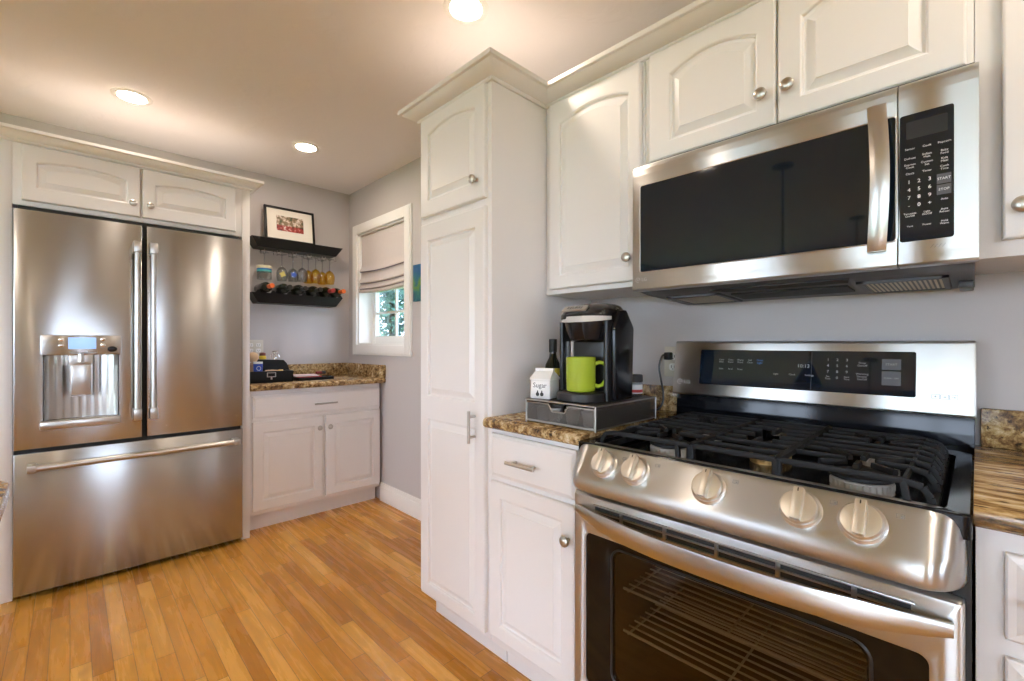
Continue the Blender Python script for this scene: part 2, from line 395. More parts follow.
# ---------------------------------------------------------------- wall cabinets on the range wall
def wallcab(label, ya, yb, za, zb, loc_y):
    t = thing('wall_cabinet', label, 'cabinet', (1.5, loc_y, za)); MB().box(1.36, XW - .001, ya, yb, za, zb, .003).build('body', white, t); return t
t = wallcab('white wall cabinet with one arched door between the pantry and the microwave', .765, 1.198, 1.36, 2.15, .98)
d = door_x('door', t, 1.34, .772, 1.168, 1.378, 2.098, [(.812, 1.118, 1.425, 2.012, .030)]); knob(d, (1.34, .812, 1.455), NX)
t = wallcab('wide white wall cabinet with two arched doors directly above the microwave', .003, .763, 1.738, 2.15, .38)
d = door_x('door', t, 1.34, .373, .740, 1.753, 2.098, [(.417, .672, 1.802, 2.013, .033)]); knob(d, (1.34, .404, 1.836), NX)
d = door_x('door', t, 1.34, .014, .367, 1.753, 2.098, [(.072, .316, 1.802, 2.013, .033)]); knob(d, (1.34, .341, 1.836), NX)
t = wallcab('white wall cabinet at the right edge beside the microwave, hanging lowest', -.80, .0025, 1.345, 2.15, -.4)
d = door_x('door', t, 1.34, -.40, -.036, 1.378, 2.098, [(-.36, -.085, 1.425, 2.012, .030)]); knob(d, (1.34, -.064, 1.440), NX)
d = door_x('door', t, 1.34, -.78, -.41, 1.378, 2.098, [(-.73, -.46, 1.425, 2.012, .030)])

def sweep_profile(mb, path, prof):
    P = [Vector((*p, 0)) for p in path]; loops = []
    for i in range(len(P)):
        ds = [(P[j + 1] - P[j]).normalized() for j in (i - 1, i) if 0 <= j < len(P) - 1]
        ns = [Vector((d_.y, -d_.x, 0)) for d_ in ds]
        m = ns[0] if len(ns) == 1 else (ns[0] + ns[1]) / (1 + ns[0].dot(ns[1]))
        loops.append([(P[i].x + m.x * a, P[i].y + m.y * a, z_) for a, z_ in prof])
    mb.loft(loops); return mb
def crown(z0, z1, p=.058):
    h = z1 - z0
    return [(-.004, z0), (.008, z0), (.012, z0 + h * .10), (.012, z0 + h * .18), (.017, z0 + h * .22), (p - .014, z0 + h * .62), (p - .012, z0 + h * .68), (p - .002, z0 + h * .70), (p, z0 + h * .74), (p, z1), (-.004, z1)]
struct(sweep_profile(MB(), [(XW - .002, 1.651), (1.069, 1.651), (1.069, 1.199), (1.359, 1.199), (1.359, -.81)], crown(2.101, 2.155, .070)), 'trim_1', white, 'white crown moulding along the pantry and range wall cabinets', 'moulding')
struct(sweep_profile(MB(), [(-.245, YW - .002), (-.245, 3.049), (.776, 3.049), (.776, YW - .002)], crown(2.086, 2.140, .060)), 'trim_2', white, 'white crown moulding above the refrigerator cabinet', 'moulding')

# ---------------------------------------------------------------- base cabinets and counters on the range wall
t = thing('base_cabinet', 'white base cabinet with one drawer and one door between the pantry and the range', 'cabinet', (1.37, .99, 0))
MB().box(1.07, XW - .001, .781, 1.198, .115, .874, .002).build('body', white, t)
MB().box(1.145, XW - .002, .783, 1.196, 0, .116).build('toe_kick', white, t)
mb = MB(); mb.M = frame_x(1.069, 1.186, .708); d = slab_front(mb, 1.186 - .815, .855 - .708).build('drawer', white, t, recalc=False, sharp=7); pull(d, (1.05, 1.015, .777), (0, 1, 0), NX, .125)
d = door_x('door', t, 1.05, .815, 1.186, .152, .690, [(.862, 1.140, .198, .640, 0)]); knob(d, (1.05, .838, .592), NX)

t = thing('base_cabinet', 'white base cabinet with stacked drawers right of the range', 'cabinet', (1.37, -.4, 0))
MB().box(1.07, XW - .001, -.80, .001, .115, .874, .002).build('body', white, t)
MB().box(1.145, XW - .002, -.798, -.01, 0, .116).build('toe_kick', white, t)
for za, zb in ((.702, .838), (.42, .672), (.14, .39)):
    mb = MB(); mb.M = frame_x(1.069, -.032, za); d = slab_front(mb, .46, zb - za, ch=.02).build('drawer', white, t, recalc=False, sharp=7)
    pull(d, (1.05, -.20, (za + zb) / 2), (0, 1, 0), NX, .30)
for za, zb in ((.702, .838), (.14, .672)):
    mb = MB(); mb.M = frame_x(1.069, -.51, za); d = slab_front(mb, .27, zb - za, ch=.02).build('drawer' if za > .5 else 'door', white, t, recalc=False)

def rough_edge(X):  # rounded stone nosing profile in (x, z)
    return [(XW - .002, .876), (X + .008, .876), (X, .882), (X - .003, .892), (X, .903), (X + .010, .909), (XW - .002, .909)]
t = thing('countertop', 'golden granite counter with low backsplash under the coffee maker', 'countertop', (1.35, .99, .876))
MB().prism(rough_edge(1.03), 'y', .779, 1.199).build('slab', gran, t)
t = thing('backsplash', 'low golden granite backsplash strip behind the coffee maker', 'backsplash', (1.655, .99, .909)); MB().box(1.643, XW - .001, .780, 1.199, .9095, 1.005, .003).build('slab', gran, t)
t = thing('countertop', 'veined golden granite counter with low backsplash right of the range', 'countertop', (1.35, -.4, .876))
MB().prism(rough_edge(1.03), 'y', -.82, .003).build('slab', gran_v, t)
t = thing('backsplash', 'low granite backsplash strip right of the range', 'backsplash', (1.655, -.4, .909)); MB().box(1.643, XW - .001, -.82, -.008, .9095, 1.005, .003).build('slab', gran, t)

# ---------------------------------------------------------------- refrigerator enclosure
t = thing('refrigerator_cabinet', 'white cabinet surround with two short arched doors above the steel refrigerator', 'cabinet', (.27, 3.35, 0))
MB().box(.732, .774, 3.05, YW - .001, 0, 2.14, .002).build('side_panel', white, t)
MB().box(-.24, -.1875, 3.05, YW - .001, 0, 2.14, .002).build('side_panel', white, t)
MB().box(-.192, .732, 3.052, YW - .001, 1.802, 2.14, .002).build('body', white, t)
d = door_y('door', t, 3.03, -.158, .261, 1.824, 2.078, [(-.113, .214, 1.884, 2.003, .021)]); knob(d, (.232, 3.03, 1.886), NY)
d = door_y('door', t, 3.03, .270, .697, 1.824, 2.078, [(.320, .648, 1.884, 2.003, .021)]); knob(d, (.302, 3.03, 1.886), NY)

# ---------------------------------------------------------------- refrigerator
rf = thing('refrigerator', 'stainless steel french door refrigerator with a water dispenser and bottom freezer drawer', 'refrigerator', (.27, 3.3, 0))
mb = MB(); mb.box(-.186, .726, 3.062, 3.60, .03, 1.772, .004); mb.build('body', greypl, rf)
mb = MB(); mb.box(-.16, .70, 3.075, 3.12, .002, .032); mb.build('kick_plate', darkgrey, rf)
def soft_door(xa, xb, za, zb, Y=3.0, T=.058, r=.008, hole=None):
    def z(l, w_): return [(p[0], p[1], w_) for p in l]
    mb = MB(); mb.M = frame_y(Y + T, 0, 0); q = lambda d: rect(xa + d, xb - d, za + d * .4, zb - d * .4)
    loops = [z(q(0), 0), z(q(0), T - r), z(q(r * .12), T - r * .5), z(q(r * .4), T - r * .15), z(q(r), T)]
    if hole is None: return mb.loft(loops)
    h = lambda d: rect(hole[0] + d, hole[1] - d, hole[2] + d, hole[3] - d)
    return mb.loft(loops + [z(h(0), T), z(h(.002), T - .003), z(h(.002), T - .052)], True, True)
DH = (-.090, .176, .808, 1.118)
ld = soft_door(-.184, .268, .686, 1.775, hole=DH).build('door', steel_x, rf, recalc=False)
rd = soft_door(.283, .7245, .686, 1.775).build('door', steel_x, rf, recalc=False)
fd = soft_door(-.184, .7255, .030, .668).build('freezer_drawer', steel_x, rf, recalc=False)
MB().box(-.18, .72, 3.03, 3.06, .666, .690).build('gasket', darkgrey, rf)
MB().box(.266, .286, 3.03, 3.06, .69, 1.77).build('gasket', darkgrey, rf)
MB().box(-.17, .715, 3.045, 3.30, 1.772, 1.798).build('hinge_cover', darkgrey, rf)
for d, x in ((ld, .243), (rd, .308)):
    mb = MB(); mb.cyl((x, 2.945, .80), (x, 2.945, 1.67), .0125, n=18)
    for za, zb in ((.782, .838), (1.625, 1.682)): mb.box(x - .0165, x + .0165, 2.928, 3.001, za, zb, .004)
    mb.build('handle', steel_s, d)
mb = MB(); mb.cyl((-.128, 2.945, .606), (.690, 2.945, .606), .0145, n=18)
for xa, xb in ((-.138, -.108), (.665, .697)): mb.box(xa, xb, 2.93, 3.001, .590, .622, .004)
mb.build('handle', steel_s, fd)
# dispenser
dp = MB().box(-.098, .184, 2.984, 3.003, 1.113, 1.207, .006).build('dispenser', steel_x, rf)
dp['label'] = 'ice and water dispenser with control strip'
mb = MB(); mb.M = frame_y(3.0, 0, 0); lo, hi = [], []
K = 28; prof = []
for i in range(K + 1):
    u = i / K; xx = DH[0] + .004 + (DH[1] - DH[0] - .008) * u; prof.append((xx, -.048 * math.sin(math.pi * u) ** .6 - .0012 + .0022 * math.cos(u * math.pi * 18)))
ra = [mb.v((p[0], DH[2] + .003, p[1])) for p in prof]; rb = [mb.v((p[0], DH[3] - .003, p[1])) for p in prof]
for i in range(K): mb.face([ra[i], ra[i + 1], rb[i + 1], rb[i]])
mb.build('recess_liner', steel_s, dp, sharp=70)
mb = MB(); mb.box(-.100, .180, 2.955, 3.002, .772, .812, .012); mb.build('drip_shelf', steel_s, dp)
mb = MB(); mb.box(-.005, .081, 2.992, 3.03, 1.06, 1.115, .006); mb.cyl((.038, 2.99, 1.08), (.038, 2.99, 1.118), .012); mb.box(.003, .073, 2.985, 2.995, .925, 1.066, .004); mb.box(-.002, .003, 2.988, 2.996, .918, 1.07); mb.box(.073, .078, 2.988, 2.996, .918, 1.07); mb.box(-.002, .078, 2.988, 2.996, .915, .921)
mb.build('paddle', steel_s, dp)
MB().box(-.006, .091, 2.9815, 2.986, 1.142, 1.196, .001).build('display', dispm, dp)
for x, z in ((-.03, 1.186), (-.03, 1.158), (.115, 1.188), (.115, 1.16)): MB().lathe([(.010, 0), (.010, .002), (.006, .0035)], (x, 2.9845, z), NY, 16, sc=(1, .8)).build('button', chrome, dp)
MB().lathe([(.018, 0), (.018, .003), (.013, .005)], (.15, 2.9845, 1.140), NY, 18, sc=(1, .75)).build('button', blackgloss, dp)
mb = MB()
for x in (.012, .047, .082): mb.box(x - .014, x + .014, 2.983, 2.9845, 1.120, 1.126)
mb.build('lettering', printg, dp)

# ---------------------------------------------------------------- corner cabinet and counter
t = thing('base_cabinet', 'white base cabinet with a wide drawer and two doors right of the refrigerator', 'cabinet', (1.22, 3.37, 0))
MB().box(.776, XW - .018, 3.10, YW - .001, .108, .876, .002).build('body', white, t)
MB().box(.776, XW - .018, 3.165, YW - .002, 0, .11).build('toe_kick', white, t)
mb = MB(); mb.M = frame_y(3.099, .798, .702); d = slab_front(mb, 1.642 - .798, .140).build('drawer', white, t, recalc=False, sharp=7); pull(d, (1.235, 3.08, .765), (1, 0, 0), NY, .15)
d = door_y('door', t, 3.08, .798, 1.224, .135, .682, [(.852, 1.172, .192, .618, 0)]); knob(d, (1.196, 3.08, .602), NY)
d = door_y('door', t, 3.08, 1.242, 1.642, .135, .682, [(1.302, 1.592, .186, .626, 0)]); knob(d, (1.266, 3.08, .602), NY)
t = thing('countertop', 'golden granite counter with raised backsplash in the corner right of the refrigerator', 'countertop', (1.22, 3.35, .876))
MB().prism([(YW - .002, .878), (3.045, .878), (3.037, .884), (3.034, .895), (3.037, .906), (3.047, .912), (YW - .002, .912)], 'x', .777, XW - .002).build('slab', gran, t)
t = thing('backsplash', 'low granite backsplash strip under the wine shelves', 'backsplash', (1.21, YW - .012, .912)); MB().box(.778, XW - .025, YW - .024, YW - .001, .9125, 1.008, .003).build('slab', gran, t)
t = thing('backsplash', 'low granite backsplash strip under the small window', 'backsplash', (XW - .012, 3.34, .912)); MB().box(XW - .024, XW - .001, 3.036, YW - .001, .9125, 1.008, .003).build('slab', gran, t)

# ---------------------------------------------------------------- range
rg = thing('range', 'stainless steel gas range with five knobs set between the counters', 'range', (1.33, .387, 0))
mb = MB()
for bx in ((1.02, 1.655, .005, .772, .02, .298), (1.02, 1.655, .005, .772, .650, .858), (1.02, 1.655, .005, .130, .2982, .6498), (1.02, 1.655, .652, .772, .2982, .6498), (1.40, 1.655, .1302, .6518, .2982, .6498)): mb.box(*bx)
mb.build('body', darkgrey, rg)
# oven door
ovenborder = pmat('oven_border_glass', (0.004, 0.004, 0.004), 0.06)
ovenborder.node_tree.nodes['Principled BSDF'].inputs['Specular IOR Level'].default_value = 0.3
OY0, OY1, OZ0, OZ1 = .012, .772, .205, .764
def z_(l, w_): return [(p[0], p[1], w_) for p in l]
def rrect(u0, u1, v0, v1, r, k=6):
    L = []
    for cx, cy, a in ((u1 - r, v0 + r, -90), (u1 - r, v1 - r, 0), (u0 + r, v1 - r, 90), (u0 + r, v0 + r, 180)):
        for i in range(k + 1): L.append((cx + r * math.cos(R(a + 90 * i / k)), cy + r * math.sin(R(a + 90 * i / k))))
    return L
mb = MB(); mb.M = frame_x(1.020, 0, 0)
q = lambda d, r: rrect(-OY1 + d, -OY0 - d, OZ0 + d, OZ1 - d, r)
ww = lambda d, r: rrect(-.732 + d, -.053 - d, .262 + d, .664 - d, r)
mb.loft([z_(q(0, .004), 0), z_(q(0, .004), .022), z_(q(.003, .004), .028), z_(q(.008, .004), .030), z_(ww(-.002, .016), .030), z_(ww(0, .016), .029), z_(ww(0, .016), .010)], False, False)
od = mb.build('oven_door', steel_y, rg, recalc=False)
mb = MB(); mb.M = frame_x(1.020, 0, 0); iw = lambda d, r: rrect(-.652 + d, -.128 - d, .300 + d, .645 - d, r)
mb.loft([z_(ww(0, .016), .0265), z_(iw(0, .03), .0265), z_(iw(.004, .03), .0255), z_(iw(.006, .03), .021)], False, False); mb.build('window_border', ovenborder, od, recalc=False)
mb = MB(); mb.M = frame_x(1.020, 0, 0); mb.loft([z_(iw(.003, .03), .0240), z_(iw(.010, .03), .0245)], False, True); mb.build('window', ovenglass, od, recalc=False)
mb = MB(); mb.M = frame_x(1.020, 0, 0)
ring = lambda d: z_(rrect(-.652 + d, -.128 - d, .300 + d, .645 - d, .03), .0262)
mb.tube(ring(-.001), .003, 6, True); mb.build('window_rim', blackpl, od)
# dark cavity behind the pane, with two racks
cav = pmat('oven_cavity', (0.20, 0.13, 0.08), 0.6); rackm = pmat('oven_rack_wire', (0.75, 0.68, 0.58), 0.5)
mb = MB()
for bx in ((1.005, 1.009, .112, .664, .304, .624),): pass
mb.M = frame_x(1.012, 0, 0)
cv = lambda d: z_(rrect(-.648, -.132, .304, .641, .03), d)
mb.loft([cv(.008), cv(-.38)], False, True); mb.build('cavity', cav, rg, recalc=False)
for zz in (.53, .42):
    mb = MB()
    for i in range(12): mb.cyl((1.036 + i * .028, .136, zz), (1.036 + i * .028, .644, zz), .0035 if i == 0 else .0026, n=6)
    for yy in (.15, .385, .63): mb.cyl((1.035, yy, zz - .004), (1.355, yy, zz - .004), .003, n=6)
    mb.build('oven_rack', rackm, rg)
# vent strip above the handle
mb = MB(); mb.box(.9885, .9905, .075, .700, .716, .742); mb.build('vent_slot', printk, od)
mb = MB(); mb.box(.984, .990, .070, .705, .7275, .7315, .001)
for yy in (.150, .270, .387, .505, .620): mb.box(.984, .990, yy - .004, yy + .004, .714, .744, .001)
mb.box(.984, .990, .070, .705, .7415, .7455, .001); mb.box(.984, .990, .070, .705, .7125, .716, .001)
mb.build('vent_bars', steel_s, od)
# bowed handle
mb = MB(); loops = []; NS = 26
for i in range(NS + 1):
    u = i / NS; y = .752 - u * .728; bow = 1 - abs(2 * u - 1) ** 2.6; X = .978 - .046 * bow; th = .010
    hh = .0115 + .0125 * min(1, bow * 1.5); zc = .711 + .014 * (1 - bow)
    loops.append([(X + th * .5 * c_ * 1.0, y, zc + hh * s_) for c_, s_ in ((1, -.8), (.9, .8), (.4, 1.0), (-.5, .95), (-1, .6), (-1.1, 0), (-1, -.6), (-.5, -.95), (.4, -1.0))])
mb.loft(loops)
for yy in (.715, .065): mb.box(.972, .992, yy - .012, yy + .012, .706, .724, .003)
mb.build('handle', steel_s, od)
MB().box(.992, 1.02, .012, .763, .035, .195, .004).build('warming_drawer', steel_y, rg)
# control panel with rounded ends
prof = [(1.045, .8965), (1.012, .8965), (1.003, .895), (.996, .889), (.956, .834), (.949, .826), (.945, .812), (.946, .798), (.952, .787), (.965, .780), (1.02, .778), (1.045, .778)]
RY0, RY1 = .009, .776; ys = []; er = .055
for k in range(9): ys.append((RY1 - er * (1 - math.cos(R(90 * k / 8))), math.sin(R(90 * k / 8))))
stations = ys + [(RY1 - er - (RY1 - RY0 - 2 * er) * i / 10, 1.0) for i in range(1, 10)] + [(RY0 + RY1 - a, b) for a, b in ys[::-1]]
mb = MB(); loops = []
for y, s_ in stations:
    L = []
    for X, z in prof:
        k = 1 - s_; zz = .842 + (z - .842) * (1 - .22 * k)
        L.append((1.045 - (1.045 - X) * (1 - .78 * k), y, zz))
    loops.append(L)
mb.loft(loops); cp = mb.build('control_panel', steel_y, rg, sharp=50)
FN = Vector((-.823, 0, .568)).normalized()
def knob_axes(y, X=.9745): return Vector((X, y, .8600))
mb = MB(); Tk = Vector((.568, 0, .823)).normalized()
for y in (.660, .572, .398, .229, .137):
    c = knob_axes(y); kb = MB().lathe([(.0355, -.002), (.0355, .004), (.033, .006), (.032, .008)], c, FN, 32).build('knob', knobm, rg)
    m2 = MB(); m2.lathe([(.0315, .0065), (.0315, .016), (.029, .0195), (.027, .020)], c, FN, 32)
    yv = Vector((0, 1, 0)); B = Matrix.Identity(4)
    for k, vv in enumerate((yv, Tk, FN)):
        for r_ in range(3): B[r_][k] = vv[r_]
    for r_ in range(3): B[r_][3] = c[r_]
    m2.M = B; m2.box(-.0085, .0085, -.029, .031, .018, .036, .003); m2.build('grip', knobm, kb)
    m3 = MB(); m3.M = B; m3.box(-.001, .001, .022, .0285, .0358, .0364); m3.build('pointer_mark', printk, kb)
    # small burner symbol beside the knob
    for dx, dz in ((0, 0),):
        mb = MB(); mb.M = B; u0 = -.049; q5 = .62
        for (a, b, c_, d_) in ((u0 - .009, u0 + .009, .020, .0212), (u0 - .009, u0 + .009, .0308, .032), (u0 - .009, u0 - .0078, .020, .032), (u0 + .0078, u0 + .009, .020, .032), (u0 - .006, u0 - .001, .0225, .0275)): mb.box(u0 + (a - u0) * q5, u0 + (b - u0) * q5, .026 + (c_ - .026) * q5, .026 + (d_ - .026) * q5, .0001, .0008)
        mb.build('burner_symbol', printg, cp)
# cooktop: recessed black well with a raised rim
mb = MB(); mb.M = Matrix.Identity(4)
def zr(d, r, z): return [(p[0], p[1], z) for p in rrect(1.008 + d, 1.625 - d, .004 + d, .775 - d, r)]
mb.loft([zr(0, .012, .860), zr(0, .012, .896), zr(.003, .012, .8985), (zr(.012, .012, .8985)), [(p[0], p[1], .896) for p in rrect(1.026, 1.560, .034, .738, .03)], [(p[0], p[1], .870) for p in rrect(1.036, 1.550, .044, .728, .03)]], True, True)
mb.build('cooktop', blacken, rg, recalc=False)
# burners
def burner(x, y, r, mat, sc=(1, 1)):
    b = MB(); b.lathe([(r * 1.03, 0), (r * 1.02, .004), (r, .006), (r, .021), (r * .96, .023)], (x, y, .870), n=36, sc=sc)
    for i in range(30):
        a = 2 * math.pi * i / 30; c, s_ = math.cos(a) * sc[0], math.sin(a) * sc[1]
        b.cyl((x + r * c, y + r * s_, .8705 + .006), (x + r * c, y + r * s_, .889), .0022, n=5)
    o = b.build('burner', mat, rg)
    MB().lathe([(r * .98, 0), (r * 1.06, .002), (r * 1.04, .008), (r * .85, .011), (r * .3, .012)], (x, y, .894), n=36, sc=sc).build('burner_cap', iron, o)
burner(1.165, .580, .050, alu); burner(1.42, .580, .036, alu); burner(1.165, .165, .052, alu); burner(1.42, .165, .036, alu); burner(1.30, .372, .042, brass, (1.9, 1))
# grates
GT = .934
def bar(mb, a, b, w_=.0055, h=.011):
    a, b = Vector(a), Vector(b); d = (b - a).normalized(); sd = d.cross(Vector((0, 0, 1))) if abs(d.z) < .95 else Vector((1, 0, 0)); sd.normalize(); up = sd.cross(d)
    L = lambda p: [p + sd * w_ * i + up * h * j * .5 for i, j in ((-.8, -1), (.8, -1), (1, -.3), (.7, 1), (-.7, 1), (-1, -.3))]
    mb.loft([L(a), L(b)])
def path(mb, pts, **k):
    for a, b in zip(pts, pts[1:]): bar(mb, a, b, **k)
def side_grate(yi, yo, cy):
    """yi inner edge, yo outer edge; ribs run across and bend down at the outer side"""
    mb = MB(); s_ = 1 if yo > yi else -1; X0, X1 = 1.050, 1.535
    for X in (X0, 1.235, 1.292, 1.350, 1.480, X1):
        path(mb, [(X, yi, GT - .006), (X, yo - s_ * .040, GT - .006), (X, yo - s_ * .014, GT - .012), (X, yo - s_ * .004, GT - .028), (X, yo, .884)])
    for X, rr in ((1.165, .026), (1.42, .020)):
        path(mb, [(X, yi, GT - .006), (X, cy - s_ * rr, GT - .006)]); path(mb, [(X, cy + s_ * rr, GT - .006), (X, yo - s_ * .040, GT - .006), (X, yo - s_ * .014, GT - .012), (X, yo - s_ * .004, GT - .028), (X, yo, .884)])
        for k in (-1, 1): path(mb, [(X + k * .064, cy, GT - .006), (X + k * .024, cy, GT - .006)])
        for kx in (-1, 1):
            for ky in (-1, 1): path(mb, [(X + kx * .064, cy + ky * .060, GT - .006), (X + kx * .024, cy + ky * .022, GT - .007)])
    bar(mb, (X0, yi, GT - .006), (X1, yi, GT - .006)); bar(mb, (X0, yo, .884), (X1, yo, .884), h=.014)
    bar(mb, (X0, yo - s_ * .040, GT - .010), (X1, yo - s_ * .040, GT - .010), w_=.004)
    for X in (X0, X1):
        bar(mb, (X, yi, GT - .004), (X, yi, .876), w_=.008); bar(mb, (X, yo, .890), (X, yo, .876), w_=.008)
        path(mb, [(X, cy - .075, GT - .006), (X + (.012 if X == X1 else -.012), cy - .085, .876)])
    mb.build('grate', iron, rg, sharp=50)
side_grate(.474, .722, .580); side_grate(.286, .050, .165)
mb = MB()
for yy in (.292, .468): bar(mb, (1.050, yy, GT - .006), (1.535, yy, GT - .006))
for X in (1.050, 1.110, 1.185, 1.415, 1.480, 1.535): bar(mb, (X, .292, GT - .006), (X, .468, GT - .006))
for X in (1.24, 1.30, 1.36):
    bar(mb, (X, .292, GT - .006), (X, .350, GT - .006)); bar(mb, (X, .410, GT - .006), (X, .468, GT - .006))
for X in (1.050, 1.535):
    for yy in (.292, .468): bar(mb, (X, yy, GT - .004), (X, yy, .876), w_=.008)
bar(mb, (1.185, .38, GT - .006), (1.25, .38, GT - .006)); bar(mb, (1.415, .38, GT - .006), (1.35, .38, GT - .006))
mb.build('grate', iron, rg, sharp=50)
# back guard
mb = MB(); mb.prism([(1.600, .880), (1.655, .880), (1.655, 1.00), (1.606, 1.00), (1.602, .94)], 'y', .002, .772, .002); mb.build('backsplash', blacken, rg)
mb = MB(); mb.prism([(1.572, .992), (1.578, .986), (1.655, .986), (1.655, 1.176), (1.606, 1.176), (1.599, 1.170)], 'y', .000, .774, .003); bgd = mb.build('backguard', steel_y, rg)
# display on the sloping face: frame with w along its normal
sl = Vector((1.599 - 1.572, 0, 1.170 - .992)).normalized(); nn = Vector((-sl.z, 0, sl.x)); BG = Matrix.Identity(4)
for k, vv in enumerate((Vector((0, -1, 0)), sl, nn)):
    for r_ in range(3): BG[r_][k] = vv[r_]
BG[0][3], BG[1][3], BG[2][3] = 1.572, .774, .992
mb = MB(); mb.M = BG; U0, U1, V0, V1 = .096, .664, .036, .156
mb.loft([z_(rrect(U0, U1, V0, V1, .005), 0), z_(rrect(U0, U1, V0, V1, .005), .0012), z_(rrect(U0 + .001, U1 - .001, V0 + .001, V1 - .001, .005), .0018)]); mb.build('display_panel', blackgl, bgd, sharp=8)
def T(M, u, v, w_=.0): return M @ Matrix.Translation((u, v, w_))
mb = MB(); um = .430
for k, s_ in enumerate(('Conv\nBake', 'Conv\nRoast', 'Warm\nProof', 'Self\nClean')): mb.text(s_, .0075, T(BG, .1685 + k * .030, .119, .002))
for k, s_ in enumerate(('Bake', 'Broil', 'Timer')): mb.text(s_, .0075, T(BG, .1685 + k * .030, .092, .002))
for k, s_ in enumerate(('Light', 'Clock', 'Settings')): mb.text(s_, .0075, T(BG, .335 + k * .045, .082, .002))
for k, s_ in enumerate('123456789'): mb.text(s_, .0105, T(BG, .471 + (k % 3) * .0225, .130 - (k // 3) * .0172, .002))
mb.text('0', .0105, T(BG, .4935, .078, .002)); mb.text('Set\nTime', .0065, T(BG, .471, .078, .002)); mb.text('Start\nTime', .0065, T(BG, .516, .078, .002))
mb.text('Timer\nOn/Off', .0075, T(BG, .551, .119, .002)); mb.text('Warming\nDrawer\nOn/Off', .0075, T(BG, .551, .0845, .002))
mb.build('lettering', printg, bgd)
mb = MB(); mb.text('10:13', .015, T(BG, .409, .109, .002)); mb.build('clock_digits', printg, bgd)
mb = MB(); mb.text('Oven\nLight', .0085, T(BG, .288, .119, .002)); mb.build('lettering', printb, bgd)
for va, vb, s_ in ((.106, .135, 'START'), (.064, .102, 'CLEAR / OFF')):
    mb = MB(); mb.M = BG; mb.box(.594, .634, va, vb, .0018, .0024); kk = mb.build('key', greypl, bgd)
    MB().text(s_, .0085 if 'ST' in s_ else .0056, T(BG, .614, (va + vb) / 2, .003)).build('lettering', printg, bgd)
mb = MB(); mb.M = BG; mb.box(um - .0006, um + .0006, V0 + .002, V1 - .002, .0017, .0022); mb.build('panel_seam', printk, bgd)
def round_logo(mb, M, r):
    for rr, a0, a1 in ((r, 0, 300),):
        pts = [M @ Vector((rr * math.cos(R(a0 + (a1 - a0) * i / 24)), rr * math.sin(R(a0 + (a1 - a0) * i / 24)), 0)) for i in range(25)]
        mb.tube(pts, r * .11, 5)
    mb.text('L', r * 1.1, M @ Matrix.Translation((-.05 * r, 0, 0))); mb.tube([M @ Vector((.1 * r, .0, 0)), M @ Vector((r, 0, 0))], r * .09, 5)
    mb.text('LG', r * 2.1, M @ Matrix.Translation((r * 3.1, 0, 0)))
mb = MB(); round_logo(mb, T(BG, .026, .040, .0008), .0085); mb.build('logo', printw, bgd)
mb = MB(); mb.M = BG
for k in range(3):
    u0 = .694 + k * .0165
    for (a, b, c_, d_) in ((u0, u0 + .0155, .036, .0368), (u0, u0 + .0155, .0472, .048), (u0, u0 + .0008, .036, .048), (u0 + .0147, u0 + .0155, .036, .048)): mb.box(a, b, c_, d_, .0005, .0010)
    mb.box(u0 + .004, u0 + .0115, .0412, .0422, .0005, .001); mb.box(u0 + .0065 + k * .0015, u0 + .0075 + k * .0015, .039, .0455, .0005, .001)
mb.build('logo', printk, bgd)

# ---------------------------------------------------------------- microwave
mw = thing('microwave', 'stainless steel over the range microwave with a black glass door', 'microwave', (1.46, .378, 1.31))
mb = MB(); mb.prism([(1.300, 1.334), (1.36, 1.326), (1.655, 1.312), (1.655, 1.735), (1.300, 1.735)], 'y', .002, .755, .002); mb.build('body', greypl, mw)
MX = 1.270
def mprof(y0, y1, name):
    """front skin: nearly flat, rolled back along the top edge"""
    mb = MB(); L = [(1.300, 1.332), (1.272, 1.333), (1.268, 1.338), (MX, 1.36), (MX, 1.69), (1.272, 1.708), (1.277, 1.719), (1.287, 1.727), (1.300, 1.730)]
    mb.prism(L, 'y', y0, y1, .0008); return mb.build(name, steel_y, mw, sharp=30)
md = mprof(.1185, .757, 'door'); mc = mprof(-.004, .1165, 'control_panel')
GZ0, GZ1 = 1.390, 1.656
def plate(name, mat, parent, ya, yb, za, zb, w0, w1, r, rs=None):
    mb = MB(); mb.M = frame_x(MX, 0, 0); rr = rrect(-yb, -ya, za, zb, r)
    mb.loft([z_(rr, w0), z_(rr, w1)]); return mb.build(name, mat, parent)
plate('window', blackgl, md, .121, .729, GZ0, GZ1, -.002, .0012, .006)
plate('keypad', blackgl, mc, .031, .114, GZ0 - .006, GZ1 - .004, -.002, .0012, .005)
mb = MB(); mb.M = frame_x(MX, 0, 0)
mb.tube(z_(rrect(-.731, -.119, GZ0 - .0015, GZ1 + .0015, .007), .0006), .0014, 5, True); mb.build('window_rim', steel_s, md)
mb = MB(); loops = []
for i in range(21):
    u = i / 20; z = 1.368 + u * .314; bow = math.sin(math.pi * u) ** .7; X = MX - .022 - .024 * bow; yy = .150 - .008 * math.sin(math.pi * u)
    loops.append([(X + a, yy + b, z) for a, b in ((-.004, -.0165), (.004, -.0155), (.005, 0), (.004, .0155), (-.004, .0165), (-.006, .009), (-.007, 0), (-.006, -.009))])
mb.loft(loops)
for z in (1.39, 1.66): mb.box(MX - .028, MX + .001, .140, .156, z - .014, z + .014, .003)
mb.build('handle', steel_s, md)
FXM = frame_x(MX, 0, 0); mb = MB(); KU = [-.0978, -.0713, -.0450]
rows = [('Sensor', 'Cook', 'Popcorn'), ('Defrost', 'Soften\nMelt', 'Baby\nFood'), ('Express\nCook', 'Custom\nSet', 'Kids\nMeal'), ('Clock', 'Timer', 'Cook\nTime')]
